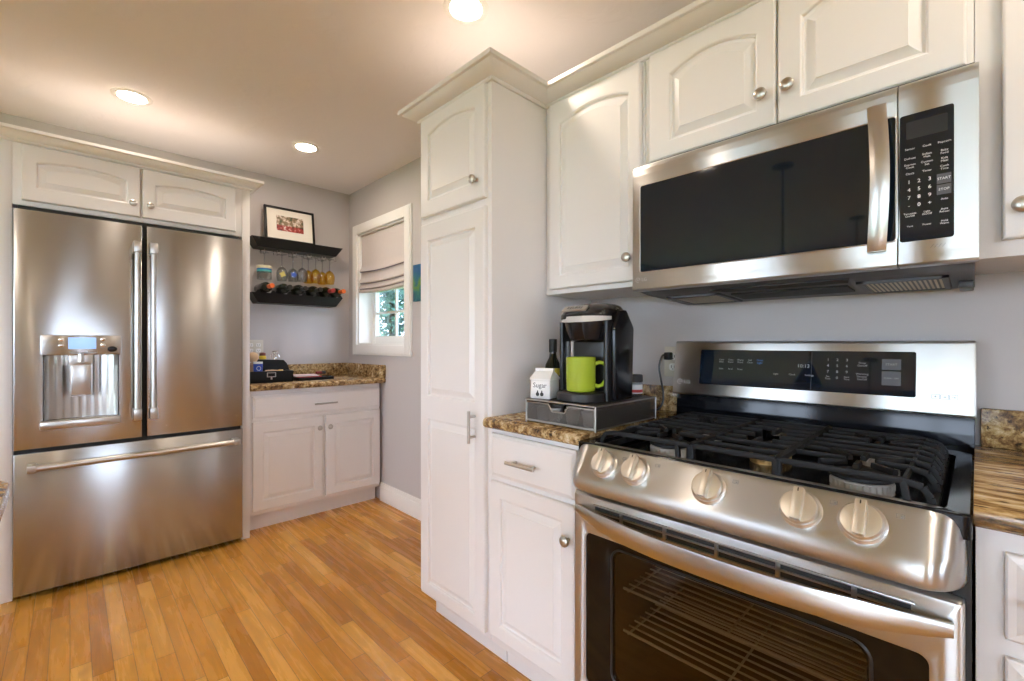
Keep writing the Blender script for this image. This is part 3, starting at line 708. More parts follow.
for i, rws in enumerate(rows):
    for u, s_ in zip(KU, rws): mb.text(s_, .0058, T(FXM, u, (1.579, 1.559, 1.543, 1.527)[i], .0014))
for i, rws in enumerate(('123', '456', '789', '-0+')):
    for u, s_ in zip([-.0992, -.0835, -.0670], rws): mb.text(s_, .0105, T(FXM, u, 1.509 - i * .0165, .0014))
for i, rws in enumerate((('Turntable\nOn/Off', 'Light\nOn/Off', 'Auto\nReheat'), ('Vent', 'Power', 'Hold\nWarm'))):
    for u, s_ in zip(KU, rws): mb.text(s_, .0052, T(FXM, u, 1.440 - i * .024, .0014))
mb.text('Auto', .0052, T(FXM, KU[2], 1.463, .0014)); mb.build('lettering', printw, mc)
for zc, s_ in ((1.5045, 'START'), (1.4825, 'STOP')):
    mb = MB(); mb.M = FXM; mb.box(-.0565, -.0350, zc - .010, zc + .010, .0010, .0018); mb.build('key', greypl, mc)
    MB().text(s_, .0068, T(FXM, -.0457, zc, .002)).build('lettering', printw, mc)
plate('display', blackpl, mc, .040, .104, 1.600, 1.636, .0008, .00125, .002)['label'] = 'dim dark clock display'
mb = MB(); round_logo(mb, T(FXM, -.738, 1.366, .0008), .007); mb.build('logo', printw, md)
mb = MB()
for k in range(4): mb.tube([T(FXM, -.066 + k * .006, 1.366, .0006).translation, T(FXM, -.061 + k * .006, 1.373, .0006).translation], .0005, 4)
mb.build('logo', printg, mc)
# underside: two grease filters, a dark lamp bay and light lens
for ya, yb in ((.055, .200), (.560, .705)):
    fz = lambda X: 1.326 - (X - 1.36) * .0475
    fo = MB(); fo.loft([[(X, y, fz(X) + e) for X, y in ((1.43, ya), (1.60, ya), (1.60, yb), (1.43, yb))] for e in (-.004, .002)]); o = fo.build('grease_filter', filterm, mw)
    fr = MB()
    for a, b, c_, d_ in ((1.415, 1.43, ya - .012, yb + .012), (1.60, 1.615, ya - .012, yb + .012), (1.415, 1.615, ya - .012, ya), (1.415, 1.615, yb, yb + .012)):
        fr.loft([[(X, y, fz(X) + e) for X, y in ((a, c_), (b, c_), (b, d_), (a, d_))] for e in (-.006, .002)])
    fr.build('filter_frame', greypl, o)
mb = MB(); mb.loft([[(X, y, 1.326 - (X - 1.36) * .0475 + e) for X, y in ((1.345, .215), (1.40, .225), (1.40, .520), (1.345, .545))] for e in (-.003, .003)]); mb.build('air_intake', darkgrey, mw)
mb = MB(); mb.loft([[(X, y, 1.326 - (X - 1.36) * .0475 + e) for X, y in ((1.45, .235), (1.56, .235), (1.56, .525), (1.45, .525))] for e in (-.005, .003)]); mb.build('lamp_cover', darkgrey, mw)
mb = MB(); mb.box(1.52, 1.64, .004, .030, 1.302, 1.322, .004); mb.build('bracket', blackpl, mw)

# ---------------------------------------------------------------- coffee corner
CT = .909
st = thing('pod_drawer', 'wire mesh drawer stand under the black coffee maker', 'drawer stand', (1.27, .905, CT))
X0, X1, Y0, Y1, Z0, Z1 = 1.092, 1.445, .772, 1.050, CT + .006, CT + .074
meshm = bpy.data.materials.new('wire_mesh'); meshm.use_nodes = True; n = N(meshm)
b = n.b; b.inputs['Base Color'].default_value = (.16, .15, .14, 1); b.inputs['Metallic'].default_value = .8; b.inputs['Roughness'].default_value = .4
tr = n.add('ShaderNodeBsdfTransparent'); mx = n.add('ShaderNodeMixShader')
g = n.add('ShaderNodeNewGeometry'); sp = n.add('ShaderNodeSeparateXYZ', None, Vector=g.outputs['Position'])
def cell(v, o): return n.math('LESS_THAN', n.math('FRACT', n.math('ADD', n.math('MULTIPLY', v, 330.0), o)), .42)
hole = n.math('MAXIMUM', cell(n.math('ADD', sp.outputs[0], sp.outputs[1]), 0), cell(sp.outputs[2], .3))
out = n.t.nodes['Material Output']
n.t.links.new(hole, mx.inputs[0]); n.t.links.new(tr.outputs[0], mx.inputs[1]); n.t.links.new(b.outputs[0], mx.inputs[2]); n.t.links.new(mx.outputs[0], out.inputs[0])
wirem = pmat('stand_wire', (.45, .43, .40), .35, .9)
mb = MB()
for z in (Z0, Z1):
    mb.tube([(X0, Y0, z), (X1, Y0, z), (X1, Y1, z), (X0, Y1, z)], .0026, 6, True)
for x, y in ((X0, Y0), (X1, Y0), (X1, Y1), (X0, Y1)): mb.cyl((x, y, CT), (x, y, Z1), .0028, n=8)
mb.build('wire_frame', wirem, st)
MB().box(X0 + .002, X1, Y0 + .002, Y1 - .002, Z1 - .002, Z1 + .002).build('top_panel', pmat('stand_top', (.05, .047, .045), .45, .5), st)
for yy in (Y0, Y1): MB().box(X0 + .004, X1, yy - .0005, yy + .0005, Z0, Z1).build('mesh_side', meshm, st)
ff = [(Y1 - .004, Z0 + .003), (Y0 + .004, Z0 + .003), (Y0 + .004, Z1 - .008), (Y0 + .100, Z1 - .008), (Y0 + .115, Z1 - .030), (Y0 + .165, Z1 - .030), (Y0 + .180, Z1 - .008), (Y1 - .004, Z1 - .008)]
mb = MB(); mb.prism(ff, 'x', X0 - .001, X0 + .001); mb.box(X0, X1 - .02, Y0 + .008, Y0 + .0095, Z0, Z1 - .014); mb.box(X0, X1 - .02, Y1 - .0095, Y1 - .008, Z0, Z1 - .014); dr = mb.build('drawer', meshm, st)
mb = MB(); mb.tube([(X0 - .001, y, z) for y, z in ff], .0022, 6, True); mb.build('drawer_rim', wirem, dr)
MB().box(X0 + .003, X1 - .02, Y0 + .006, Y1 - .006, Z0, Z0 + .002).build('drawer_floor', printk, dr)
podw = pmat('pod_plastic', (.55, .54, .52), .4)
for k, (x, y) in enumerate(((1.125, 1.005), (1.125, .955), (1.128, .885), (1.128, .82), (1.18, .99), (1.18, .92), (1.18, .85))):
    o = MB().lathe([(.017, 0), (.022, .040), (.0245, .041), (.0245, .044), (.02, .0445)], (x, y, Z0 + .002), n=18).build('coffee_pod', podw)
    tag(o, 'white coffee pods lying in the mesh drawer under the coffee maker', 'coffee pod', 'coffee pods in the mesh drawer')

ST = Z1 + .002     # top of stand
kc = thing('coffee_maker', 'black single serve coffee maker on the mesh drawer stand', 'coffee maker', (1.27, .895, ST))
def body_loop(xf, xb, ya, yb, r, z, k=6): return [(p[0], p[1], z) for p in rrect(xf, xb, ya, yb, r, k)]
mb = MB()   # rear column and reservoir side
mb.loft([body_loop(1.225, 1.345, .802, .998, .05, ST + .001), body_loop(1.225, 1.35, .799, 1.001, .05, ST + .05), body_loop(1.225, 1.352, .797, 1.003, .05, ST + .20), body_loop(1.228, 1.348, .799, 1.001, .05, ST + .262), body_loop(1.240, 1.338, .806, .992, .045, ST + .286), body_loop(1.262, 1.325, .822, .972, .03, ST + .300)])
mb.build('body', blackpl, kc)
for yy, xf in ((.801, 1.195), (.983, 1.200)):
    mb = MB(); mb.loft([body_loop(xf, 1.26, yy, yy + .016, .006, ST + .001, 3), body_loop(xf, 1.26, yy, yy + .016, .006, ST + .20, 3), body_loop(xf, 1.26, yy, yy + .016, .006, ST + .255, 3)]); mb.build('side_arm', blackpl, kc)
mb = MB(); mb.loft([body_loop(1.110, 1.26, .812, .960, .06, ST + .0005), body_loop(1.106, 1.26, .809, .963, .062, ST + .004), body_loop(1.106, 1.26, .809, .963, .062, ST + .026), body_loop(1.112, 1.26, .815, .957, .058, ST + .031)])
mb.build('drip_tray', blackpl, kc)
mb = MB()
mb.loft([body_loop(1.180, 1.28, .838, .938, .045, ST + .188), body_loop(1.165, 1.29, .822, .954, .056, ST + .196), body_loop(1.155, 1.29, .812, .964, .062, ST + .225), body_loop(1.150, 1.30, .806, .970, .066, ST + .256)])
mb.build('brew_head', blackgloss, kc)
mb = MB()   # domed lid
mb.loft([body_loop(1.146, 1.33, .802, .984, .070, ST + .262), body_loop(1.148, 1.340, .802, .984, .070, ST + .276), body_loop(1.165, 1.345, .806, .980, .066, ST + .292), body_loop(1.190, 1.345, .820, .968, .058, ST + .306), body_loop(1.220, 1.335, .840, .950, .045, ST + .314), body_loop(1.245, 1.32, .87, .93, .025, ST + .317)])
mb.build('lid', blackgloss, kc)
mb = MB()   # silver band around the lid, wider at the front
lp = rrect(1.141, 1.33, .798, .977, .074, 10); lp = [p for p in lp if p[0] < 1.245]
lp.sort(key=lambda p: math.atan2(p[1] - .888, -(p[0] - 1.26)))
lo_ = [mb.v((p[0], p[1], ST + .251 + .012 * ((p[0] - 1.141) / .110))) for p in lp]; up_ = [mb.v((p[0] + .004, p[1] + (.888 - p[1]) * .02, ST + .270)) for p in lp]
li_ = [mb.v((p[0] + .006, p[1] + (.888 - p[1]) * .05, ST + .251 + .012 * ((p[0] - 1.141) / .110))) for p in lp]
for i in range(len(lp) - 1): mb.face([lo_[i], lo_[i + 1], up_[i + 1], up_[i]]); mb.face([li_[i], lo_[i], lo_[i + 1], li_[i + 1]][::-1])
mb.build('silver_band', pmat('silver_plastic', (.62, .62, .63), .3, .35), kc)
mb = MB(); Mk = Matrix.Translation((1.168, .905, ST + .2965)) @ Matrix(((0, .80, -.6, 0), (-1, 0, 0, 0), (0, .6, .80, 0), (0, 0, 0, 1)))
mb.M = Mk; mb.box(-.048, .048, -.014, .014, -.004, .002, .002); lb = mb.build('control_strip', steel_s, kc)
MB().text('KEURIG', .018, Mk @ Matrix.Translation((0, 0, .0025))).build('logo', printk, lb)
mb = MB(); mb.box(1.222, 1.230, .975, .985, ST + .03, ST + .19); mb.box(1.222, 1.230, .955, .965, ST + .03, ST + .19); mb.build('back_rib', steel_s, kc)
mb = MB(); mb.prism([(1.215, ST + .004), (1.315, ST + .004), (1.325, ST + .235), (1.28, ST + .292), (1.245, ST + .290), (1.212, ST + .23)], 'y', .783, .803, .008); mb.build('water_tank', blackgloss, kc)
mb = MB()
for k in range(3): mb.lathe([(.005, 0), (.005, .002), (.003, .003)], (1.245 + k * .012, .812, ST + .290 + k * .003), (0, -.4, 1), 12)
mb.build('lid_button', chrome, kc)

mg = thing('mug', 'lime green mug on the drip tray of the coffee maker', 'mug', (1.165, .880, ST + .031), R(32))
mb = MB(); mb.lathe([(.040, 0), (.0445, .003), (.046, .010), (.047, .104), (.0473, .108), (.046, .1095), (.0435, .108), (.042, .010), (.02, .006)], n=40); mb.build('body', lime, mg, False)
mb = MB(); hp = [(.0, -.043, .088), (.0, -.058, .093), (.0, -.072, .090), (.0, -.081, .077), (.0, -.083, .058), (.0, -.078, .036), (.0, -.067, .022), (.0, -.054, .017), (.0, -.043, .021)]
mb.tube(hp, .0062, 10); mb.build('handle', lime, mg, False)

sg = thing('sugar_carton', 'white ceramic milk carton shaped jar reading Sugar left of the coffee maker', 'sugar jar', (1.152, 1.021, ST), R(14))
mb = MB(); a = .037
sq = lambda h, z: [(p[0], p[1], z) for p in rrect(-h, h, -h, h, .005, 3)]
mb.loft([sq(a - .002, 0), sq(a, .003), sq(a, .058), sq(a - .001, .060), sq(a + .002, .061), sq(a + .002, .066)])
mb.build('body', whitecer, sg, False)
mb = MB()
A = [(-a - .002, -a - .002, .066), (a + .002, -a - .002, .066), (a + .002, a + .002, .066), (-a - .002, a + .002, .066)]
B_ = [(-.006, -a + .004, .090), (.006, -a + .004, .090), (.006, a - .004, .090), (-.006, a - .004, .090)]
C_ = [(-.0045, -a + .002, .100), (.0045, -a + .002, .100), (.0045, a - .002, .100), (-.0045, a - .002, .100)]
mb.loft([A, B_, C_]); mb.build('lid', whitecer, sg, False)
Ms = Matrix(((0, 0, -1, -a - .0003), (-1, 0, 0, 0), (0, 1, 0, .044), (0, 0, 0, 1)))
MB().text('Sugar', .023, Ms).build('lettering', printk, sg, False)
mb = MB(); mb.M = Ms
for k in (-1, 1): mb.lathe([(.0065, 0), (.0065, .0008)], (k * .008, -.029, 0), (0, 0, 1), 14); mb.box(k * .008 - .002, k * .008 + .002, -.024, -.017, 0, .0008)
mb.build('emblem', printk, sg, False)

def bottle(name, label, cat, x, y, z, s=1.0, h=.27):
    t = thing(name, label, cat, (x, y, z))
    mb = MB(); mb.lathe([(.0, .004), (.028 * s, 0), (.031 * s, .004), (.031 * s, h * .55), (.028 * s, h * .64), (.015 * s, h * .74), (.0125 * s, h * .80), (.0125 * s, h * .96), (.014 * s, h * .97), (.014 * s, h), (.008, h)], n=24); mb.build('body', bottleglass, t, False)
    return t
bt = bottle('bottle', 'dark bottle with a yellow label behind the sugar jar', 'bottle', 1.36, 1.163, CT, 1.05, .275)
MB().lathe([(.0329, .135), (.0331, .136), (.0331, .162), (.0329, .163)], n=24, cap=False).build('label', pmat('yellow_label', (.62, .50, .05), .5), bt, False)
MB().lathe([(.0150, .225), (.0152, .226), (.0156, .274), (.0152, .276), (.004, .2765)], n=20).build('cap', printk, bt, False)

jr = thing('spice_jar', 'small glass spice jar with a black lid right of the coffee maker', 'jar', (1.415, .835, ST))
MB().lathe([(.024, 0), (.026, .003), (.026, .045), (.021, .050)], n=20).build('body', clearglass, jr, False)
MB().lathe([(.0264, .010), (.0266, .011), (.0266, .040), (.0264, .041)], n=20, cap=False).build('label', printw, jr, False)
MB().lathe([(.0268, .014), (.0269, .015), (.0269, .023), (.0268, .024)], n=20, cap=False).build('label_stripe', pmat('red_print', (.5, .03, .03), .5), jr, False)
MB().lathe([(.027, .050), (.0275, .052), (.0275, .072), (.025, .075), (.004, .0755)], n=20).build('lid', printk, jr, False)

def outlet(label, M, gangs=1, cat='outlet'):
    t = thing('wall_outlet', label, cat, M.translation)
    mb = MB(); mb.M = M; W = .036 if gangs == 1 else .058
    mb.loft([z_(rrect(-W, W, -.058, .058, .006), 0), z_(rrect(-W, W, -.058, .058, .006), .004), z_(rrect(-W + .003, W - .003, -.055, .055, .005), .006)]); mb.build('plate', pmat('outlet_plate', (.62, .57, .48), .4), t)
    for gx in ([0] if gangs == 1 else [-.025, .025]):
        for v in (-.020, .020):
            mb = MB(); mb.M = M; mb.loft([z_(rrect(gx - .016, gx + .016, v - .0135, v + .0135, .009), .006), z_(rrect(gx - .0155, gx + .0155, v - .013, v + .013, .009), .0075)]); s_ = mb.build('socket', trimw, t)
            mb = MB(); mb.M = M
            for u in (-.006, .006): mb.box(gx + u - .0012, gx + u + .0012, v - .004, v + .006, .0072, .0078)
            mb.cyl((gx, v - .008, .0072), (gx, v - .008, .0078), .0022, n=8); mb.build('slots', printk, s_)
    return t
outlet('ivory wall outlet with a black plug between the coffee maker and the range', frame_x(XW, .814, 1.098))
outlet('white double wall outlet behind the black organizer in the corner', frame_y(YW, .955, 1.135), 2)
cd = thing('power_cord', 'black power cord hanging from the outlet behind the range', 'cord', (1.64, .846, 1.02))
mb = MB(); mb.box(1.625, 1.656, .812, .836, 1.105, 1.135, .006); mb.build('plug', blackpl, cd)
P0 = [(1.63, .826, 1.125), (1.615, .836, 1.120), (1.605, .843, 1.08), (1.61, .838, 1.03), (1.615, .832, .985), (1.612, .832, .945), (1.60, .842, .921), (1.575, .850, .914), (1.55, .862, .920), (1.52, .868, .945), (1.48, .872, .98), (1.43, .880, 1.01)]
def smooth_path(P, k=6):
    P = [Vector(p) for p in P]; o = []
    for i in range(len(P) - 1):
        a, b, c, d = P[max(i - 1, 0)], P[i], P[i + 1], P[min(i + 2, len(P) - 1)]
        for j in range(k):
            s = j / k; o.append(.5 * ((2 * b) + (c - a) * s + (2 * a - 5 * b + 4 * c - d) * s * s + (3 * b - a - 3 * c + d) * s ** 3))
    return o + [P[-1]]
MB().tube(smooth_path(P0), .0038, 8).build('cable', blackpl, cd)

# ---------------------------------------------------------------- wine shelves
def ledge(label, z0, z1, x0, x1, yf):
    t = thing('wall_shelf', label, 'shelf', ((x0 + x1) / 2, YW, z0)); mb = MB(); ti = .045
    mb.loft([[(x0 + ti, yf + ti * .5, z0), (x1 - ti, yf + ti * .5, z0), (x1 - ti, YW - .001, z0), (x0 + ti, YW - .001, z0)],
             [(x0, yf, z1), (x1, yf, z1), (x1, YW - .001, z1), (x0, YW - .001, z1)]])
    return t, mb
SF = 3.50
t, mb = ledge('black wall shelf holding the framed photo with wine glasses hanging beneath', 1.850, 1.917, .900, 1.546, SF); mb.build('board', blackwood, t)
for k in range(5):
    x = 1.035 + k * .108; mb = MB()
    for s_ in (-1, 1):
        xx = x + s_ * .042
        mb.tube([(xx, SF + .045, 1.850), (xx, SF + .043, 1.822), (xx, SF + .05, 1.818), (xx, YW - .02, 1.818), (xx, YW - .015, 1.850)], .0028, 6)
    mb.tube([(x - .042, SF + .043, 1.824), (x + .042, SF + .043, 1.824)], .0022, 6)
    mb.build('glass_rack', chrome, t)
t, mb = ledge('black wall shelf cradling the wine bottles below the hanging glasses', 1.455, 1.525, .900, 1.546, SF); mb.build('board', blackwood, t)
mb = MB(); bx = [.985, 1.10, 1.205, 1.31, 1.405, 1.485]
for x in [.945] + [(p + q_) / 2 for p, q_ in zip(bx, bx[1:])] + [1.53]: mb.prism([(x - .018, 1.524), (x + .018, 1.524), (x + .006, 1.545), (x - .006, 1.545)], 'y', SF + .012, SF + .03)
mb.build('cradle', blackwood, t)

orange = pmat('orange_foil', (.80, .16, .03), .35, .2); redf = pmat('red_foil', (.35, .03, .03), .35, .2); blackf = pmat('black_foil', (.02, .02, .02), .35)
def wine(x, foil, label, dx=0):
    t = thing('wine_bottle', label, 'wine bottle', (x, 3.56, 1.525 + .0365), 0, 'wine bottles lying on the lower wall shelf')
    t.rotation_euler = (0, 0, R(dx))
    mb = MB(); mb.lathe([(.02, .082), (.034, .080), (.0365, .075), (.0365, -.085), (.030, -.108), (.0165, -.128), (.0145, -.14), (.0145, -.205), (.0155, -.206), (.0155, -.213), (.010, -.215)], (0, 0, 0), (0, 1, 0), 24)
    mb.build('body', bottleglass, t, False)
    mb = MB(); mb.lathe([(.0152, -.145), (.0154, -.146), (.0160, -.205), (.0166, -.207), (.0166, -.214), (.015, -.217), (.004, -.2175)], (0, 0, 0), (0, 1, 0), 20); mb.build('foil_cap', foil, t, False)
for x, fo, lb in zip(bx, (orange, blackf, blackf, blackf, redf, orange), ('leftmost wine bottle with an orange foil cap on the lower shelf', 'dark wine bottle lying second from the left on the lower shelf', 'dark wine bottle lying third from the left on the lower shelf', 'dark wine bottle lying fourth from the left under the amber glasses', 'wine bottle with a red foil cap beside the rightmost bottle', 'rightmost wine bottle with an orange foil cap on the lower shelf')): wine(x, fo, lb)

def stem(x, y, zt, h, prof, mat, label, deco=None):
    """hangs upside down: foot at zt, bowl opens downwards"""
    t = thing('wine_glass', label, 'wine glass', (x, y, zt), 0, 'wine glasses hanging under the upper shelf')
    mb = MB(); mb.lathe([(.004, .001), (.032, 0), (.033, -.002), (.012, -.006), (.0042, -.012), (.0040, -.085), (.007, -.092)], n=20); mb.build('stem', clearglass, t, False)
    mb = MB(); pr = [(r_, -.090 - z * h) for r_, z in prof]; mb.lathe(pr + [(r_ - .0012, z) for r_, z in pr[::-1]], n=28, cap=False); mb.build('bowl', mat, t, False)
    if deco: deco(t)
    return t
tulip = [(.006, 0), (.024, .12), (.036, .32), (.039, .5), (.037, .75), (.031, 1)]
flare = [(.006, 0), (.018, .06), (.040, .14), (.046, .30), (.048, 1)]
def bands(t):
    for z0, z1, m, nm in ((-.098, -.118, pmat('cream_band', (.75, .70, .50), .3), 'painted_band'), (-.118, -.130, pmat('blue_band', (.03, .20, .50), .3), 'painted_band'), (-.130, -.142, pmat('teal_band', (.08, .45, .50), .3), 'painted_band')):
        MB().lathe([(.0488, z0), (.0490, z0 - .001), (.0492, z1 + .001), (.0490, z1)], n=28, cap=False).build(nm, m, t, False)
def motif(col, z, pts):
    def f(t):
        mb = MB(); L = []
        for i in range(pts * 2):
            a = math.pi * i / pts + .3; r_ = .026 if i % 2 == 0 else .014; u, v = r_ * math.sin(a), r_ * math.cos(a); th = u / .038 - .15
            L.append((math.sin(th) * .0395, -math.cos(th) * .0395, z + v))
        mb.loft([L, [(p[0] * .985, p[1] * .985, p[2]) for p in L]]); mb.build('painted_motif', col, t, False)
    return f
HG = 1.822
stem(1.00, 3.575, HG, .105, flare, clearglass, 'leftmost hanging glass with painted cream and blue bands', bands)
stem(1.118, 3.575, HG, .105, tulip, clearglass, 'clear hanging glass with a small yellow motif', motif(pmat('yellow_motif', (.55, .50, .12), .4), -.150, 4))
stem(1.205, 3.605, HG, .10, tulip, clearglass, 'clear hanging glass with a blue star motif', motif(pmat('star_blue', (.06, .14, .60), .4), -.140, 5))
stem(1.245, 3.525, HG, .105, tulip, clearglass, 'plain clear glass hanging left of the amber glasses')
stem(1.318, 3.605, HG, .10, tulip, amberglass, 'rear amber glass of the left amber pair')
stem(1.342, 3.52, HG, .105, tulip, amberglass, 'front amber glass of the left amber pair')
stem(1.425, 3.605, HG, .10, tulip, amberglass, 'rear amber glass of the right amber pair')
stem(1.448, 3.52, HG, .105, tulip, amberglass, 'rightmost amber glass hanging in front of its pair')

# framed photo leaning on the wall
t = thing('picture_frame', 'black framed photo with a cream mat on the upper shelf', 'picture', (1.178, 3.565, 1.918)); t.rotation_euler = (R(-8), 0, 0)
W, H = .176, .258
mb = MB()
for a, b, c, d in ((-W, -W + .016, 0, H), (W - .016, W, 0, H), (-W, W, 0, .016), (-W, W, H - .016, H)): mb.box(a, b, -.010, .012, c, d, .002)
mb.build('frame', blackwood, t, False)
MB().box(-W + .01, W - .01, -.002, .010, .01, H - .01).build('mat', pmat('cream_mat', (.80, .76, .68), .6), t, False)
pm = pmat('photo_print', (.3, .1, .08), .4); n = N(pm); tc = n.add('ShaderNodeTexCoord').outputs['Object']
v = n.add('ShaderNodeTexNoise', None, Vector=tc, Scale=38.0, Detail=3.0).outputs[0]
sp = n.add('ShaderNodeSeparateXYZ', None, Vector=tc)
up = n.ramp(v, [(.35, (.05, .07, .03)), (.5, (.25, .17, .10)), (.62, (.70, .60, .52))]); lo = n.ramp(v, [(.35, (.10, .01, .01)), (.55, (.36, .05, .04)), (.68, (.75, .70, .66))])
n.set('Base Color', n.mix(n.math('GREATER_THAN', sp.outputs[2], .122), lo, up))
MB().box(-.095, .095, -.0035, -.001, .080, .195).build('photograph', pm, t, False)

# canvas on the wall right of the window
cm = pmat('painted_canvas', (.05, .2, .3), .6); n = N(cm); sp = n.add('ShaderNodeSeparateXYZ', None, Vector=n.add('ShaderNodeNewGeometry').outputs['Position'])
nz = n.add('ShaderNodeTexNoise', None, Vector=n.coord(), Scale=18.0, Detail=3.0).outputs[0]
hgt = n.math('ADD', n.math('MULTIPLY', n.math('SUBTRACT', sp.outputs[2], 1.45), 4.0), n.math('MULTIPLY', n.math('SUBTRACT', nz, .5), .9))
n.set('Base Color', n.ramp(hgt, [(0.0, (.01, .05, .12)), (.2, (.02, .16, .16)), (.38, (.12, .24, .03)), (.55, (.02, .13, .16)), (.8, (.01, .08, .20)), (1.0, (.02, .14, .26))]))
t = thing('canvas_painting', 'blue and green painted canvas partly hidden behind the pantry', 'painting', (XW, 2.54, 1.447))
MB().box(XW - .022, XW - .001, 2.40, 2.632, 1.447, 1.690, .002).build('canvas', cm, t)

# roman shade
fab = pmat('shade_linen', (.60, .54, .51), .85); n = N(fab)
wv = n.add('ShaderNodeTexNoise', None, Vector=n.coord((10, 240, 30)), Scale=1.0, Detail=2.0).outputs[0]
n.set('Base Color', n.mix(n.math('MULTIPLY', wv, .5), (.66, .595, .565), (.44, .39, .385))); n.bump(wv, .15, .002)
t = thing('roman_shade', 'beige linen roman shade half lowered over the small window', 'shade', (XW + .03, 3.12, 2.02))
prof = [(0, 2.026), (0, 1.80), (-.003, 1.775), (-.016, 1.752), (-.019, 1.742), (-.006, 1.735), (-.004, 1.70), (-.010, 1.680), (-.024, 1.662), (-.026, 1.652), (-.010, 1.645), (-.012, 1.630), (-.026, 1.616), (-.027, 1.606), (-.012, 1.602), (-.014, 1.592), (-.026, 1.582), (-.024, 1.572), (-.004, 1.572)]
mb = MB(); loops = []
for i in range(13):
    u = i / 12; y = WY0 + .016 + (WY1 - WY0 - .032) * u; sag = .012 * math.sin(math.pi * u)
    loops.append([(XW + .020 + X, y, z - (sag if z < 1.79 else 0)) for X, z in prof] + [(XW + .024 + X * .4, y, z - (sag if z < 1.79 else 0)) for X, z in prof[::-1]])
mb.loft(loops); mb.build('fabric', fab, t, sharp=60)
foldm = pmat('fold_line_dark', (.18, .15, .20), .8)
for z in (1.738, 1.648, 1.604):
    mb = MB(); mb.tube([(XW + .020 - .012, WY0 + .017 + (WY1 - WY0 - .034) * i / 12, z - .012 * math.sin(math.pi * i / 12)) for i in range(13)], .004, 6); mb.build('fold_line', foldm, t)  # thin dark tube laid along each fold crease
MB().box(XW + .022, XW + .048, WY0 + .014, WY1 - .014, 2.005, 2.027).build('head_rail', fab, t)

# ---------------------------------------------------------------- organizer and clutter in the corner
CC = .912
bw = pmat('black_leatherette', (.007, .008, .011), .45)
bw.node_tree.nodes['Principled BSDF'].inputs['Specular IOR Level'].default_value = 0.25
t = thing('desk_organizer', 'black two level organizer box with a label holder on the corner counter', 'organizer', (.94, 3.27, CC))
mb = MB(); mb.box(.785, 1.075, 3.205, 3.225, CC, CC + .075, .003); mb.box(.785, .797, 3.205, 3.42, CC, CC + .075, .003); mb.box(1.063, 1.075, 3.205, 3.42, CC, CC + .075, .003); mb.box(.785, 1.075, 3.205, 3.42, CC, CC + .012, .002); mb.box(.785, 1.075, 3.22, 3.42, CC + .045, CC + .056, .002); mb.build('tray', bw, t)
mb = MB(); mb.prism([(.90, CC + .055), (1.10, CC + .0005), (1.10, CC + .055), (1.075, CC + .118), (1.055, CC + .142), (.90, CC + .148)], 'y', 3.33, 3.43, .004); mb.build('back_bin', bw, t)
mb = MB()
for a, b, c, d in ((.912, .966, .062, .066), (.912, .966, .036, .040), (.912, .917, .036, .066), (.961, .966, .036, .066), (.934, .944, .020, .038)): mb.box(a, b, 3.2005, 3.206, CC + c, CC + d, .001)
mb.build('label_holder', steel_s, t)
OT = CC + .056
t = thing('cup', 'small blue and white cup standing in the black organizer', 'cup', (.875, 3.262, OT))
MB().lathe([(.022, 0), (.024, .003), (.028, .078), (.0275, .080), (.026, .078), (.022, .006)], n=24).build('body', whitecer, t, False)
MB().lathe([(.0245, .006), (.0247, .007), (.0276, .066), (.0274, .067)], n=24, cap=False).build('blue_wrap', pmat('cobalt_glaze', (.02, .07, .42), .3), t, False)
mb = MB(); mb.tube([(math.sin(-.2 + .012 * 1) * 0 + .0285 * math.sin(-.1 + .42 * math.cos(a)), -.0285 * math.cos(-.1 + .42 * math.cos(a)), .038 + .013 * math.sin(a)) for a in [2 * math.pi * i / 20 for i in range(20)]], .0016, 5, True); mb.build('emblem', whitecer, t, False)
t = thing('bottle_stopper', 'round tan wooden ball stopper above the blue cup', 'bottle stopper', (.862, 3.32, OT))
MB().lathe([(.004, .0), (.022, .0), (.024, .06), (.012, .075)], n=20).build('base', pmat('tan_cork', (.45, .28, .15), .7), t, False)
MB().lathe([(.006, .074), (.020, .080), (.031, .098), (.033, .112), (.027, .130), (.014, .140), (.003, .142)], n=24).build('ball', pmat('pale_wood', (.62, .42, .24), .5), t, False)
t = thing('bottle', 'slim dark bottle with a pale base beside the refrigerator panel', 'bottle', (.812, 3.30, OT))
MB().lathe([(.018, 0), (.020, .004), (.020, .07), (.012, .10)], n=20).build('base', whitecer, t, False)
MB().lathe([(.0125, .098), (.012, .13), (.016, .135), (.016, .165), (.012, .17)], n=20).build('cap', printk, t, False)
t = thing('jar', 'small yellow jar with a dark red lid on the black organizer', 'jar', (.935, 3.38, CC + .148))
MB().lathe([(.019, 0), (.022, .003), (.022, .020), (.017, .024)], n=20).build('body', pmat('yellow_plastic', (.72, .52, .03), .3), t, False)
MB().lathe([(.019, .024), (.0195, .026), (.0195, .040), (.010, .046)], n=20).build('lid', pmat('maroon_plastic', (.16, .04, .03), .4), t, False)
t = thing('bottle_opener', 'wooden handled opener lying across the black organizer', 'bottle opener', (.965, 3.275, OT + .012), R(-12))
MB().lathe([(.004, -.045), (.010, -.040), (.012, 0), (.009, .030), (.006, .036)], (0, 0, .001), (1, 0, 0), 16).build('handle', pmat('light_wood', (.60, .42, .25), .5), t, False)
MB().lathe([(.010, .034), (.011, .036), (.011, .062), (.008, .064)], (0, 0, .001), (1, 0, 0), 16).build('head', pmat('gold_metal', (.75, .55, .22), .3, 1.0), t, False)
t = thing('corkscrew', 'chrome winged corkscrew standing on top of the black organizer', 'corkscrew', (1.015, 3.39, CC + .146))
MB().cyl((0, 0, .014), (0, 0, .052), .004, n=10).build('shaft', chrome, t, False)
mb = MB(); mb.lathe([(.012, 0), (.012, .006), (.009, .014)], n=16); mb.build('collar', chrome, t, False)
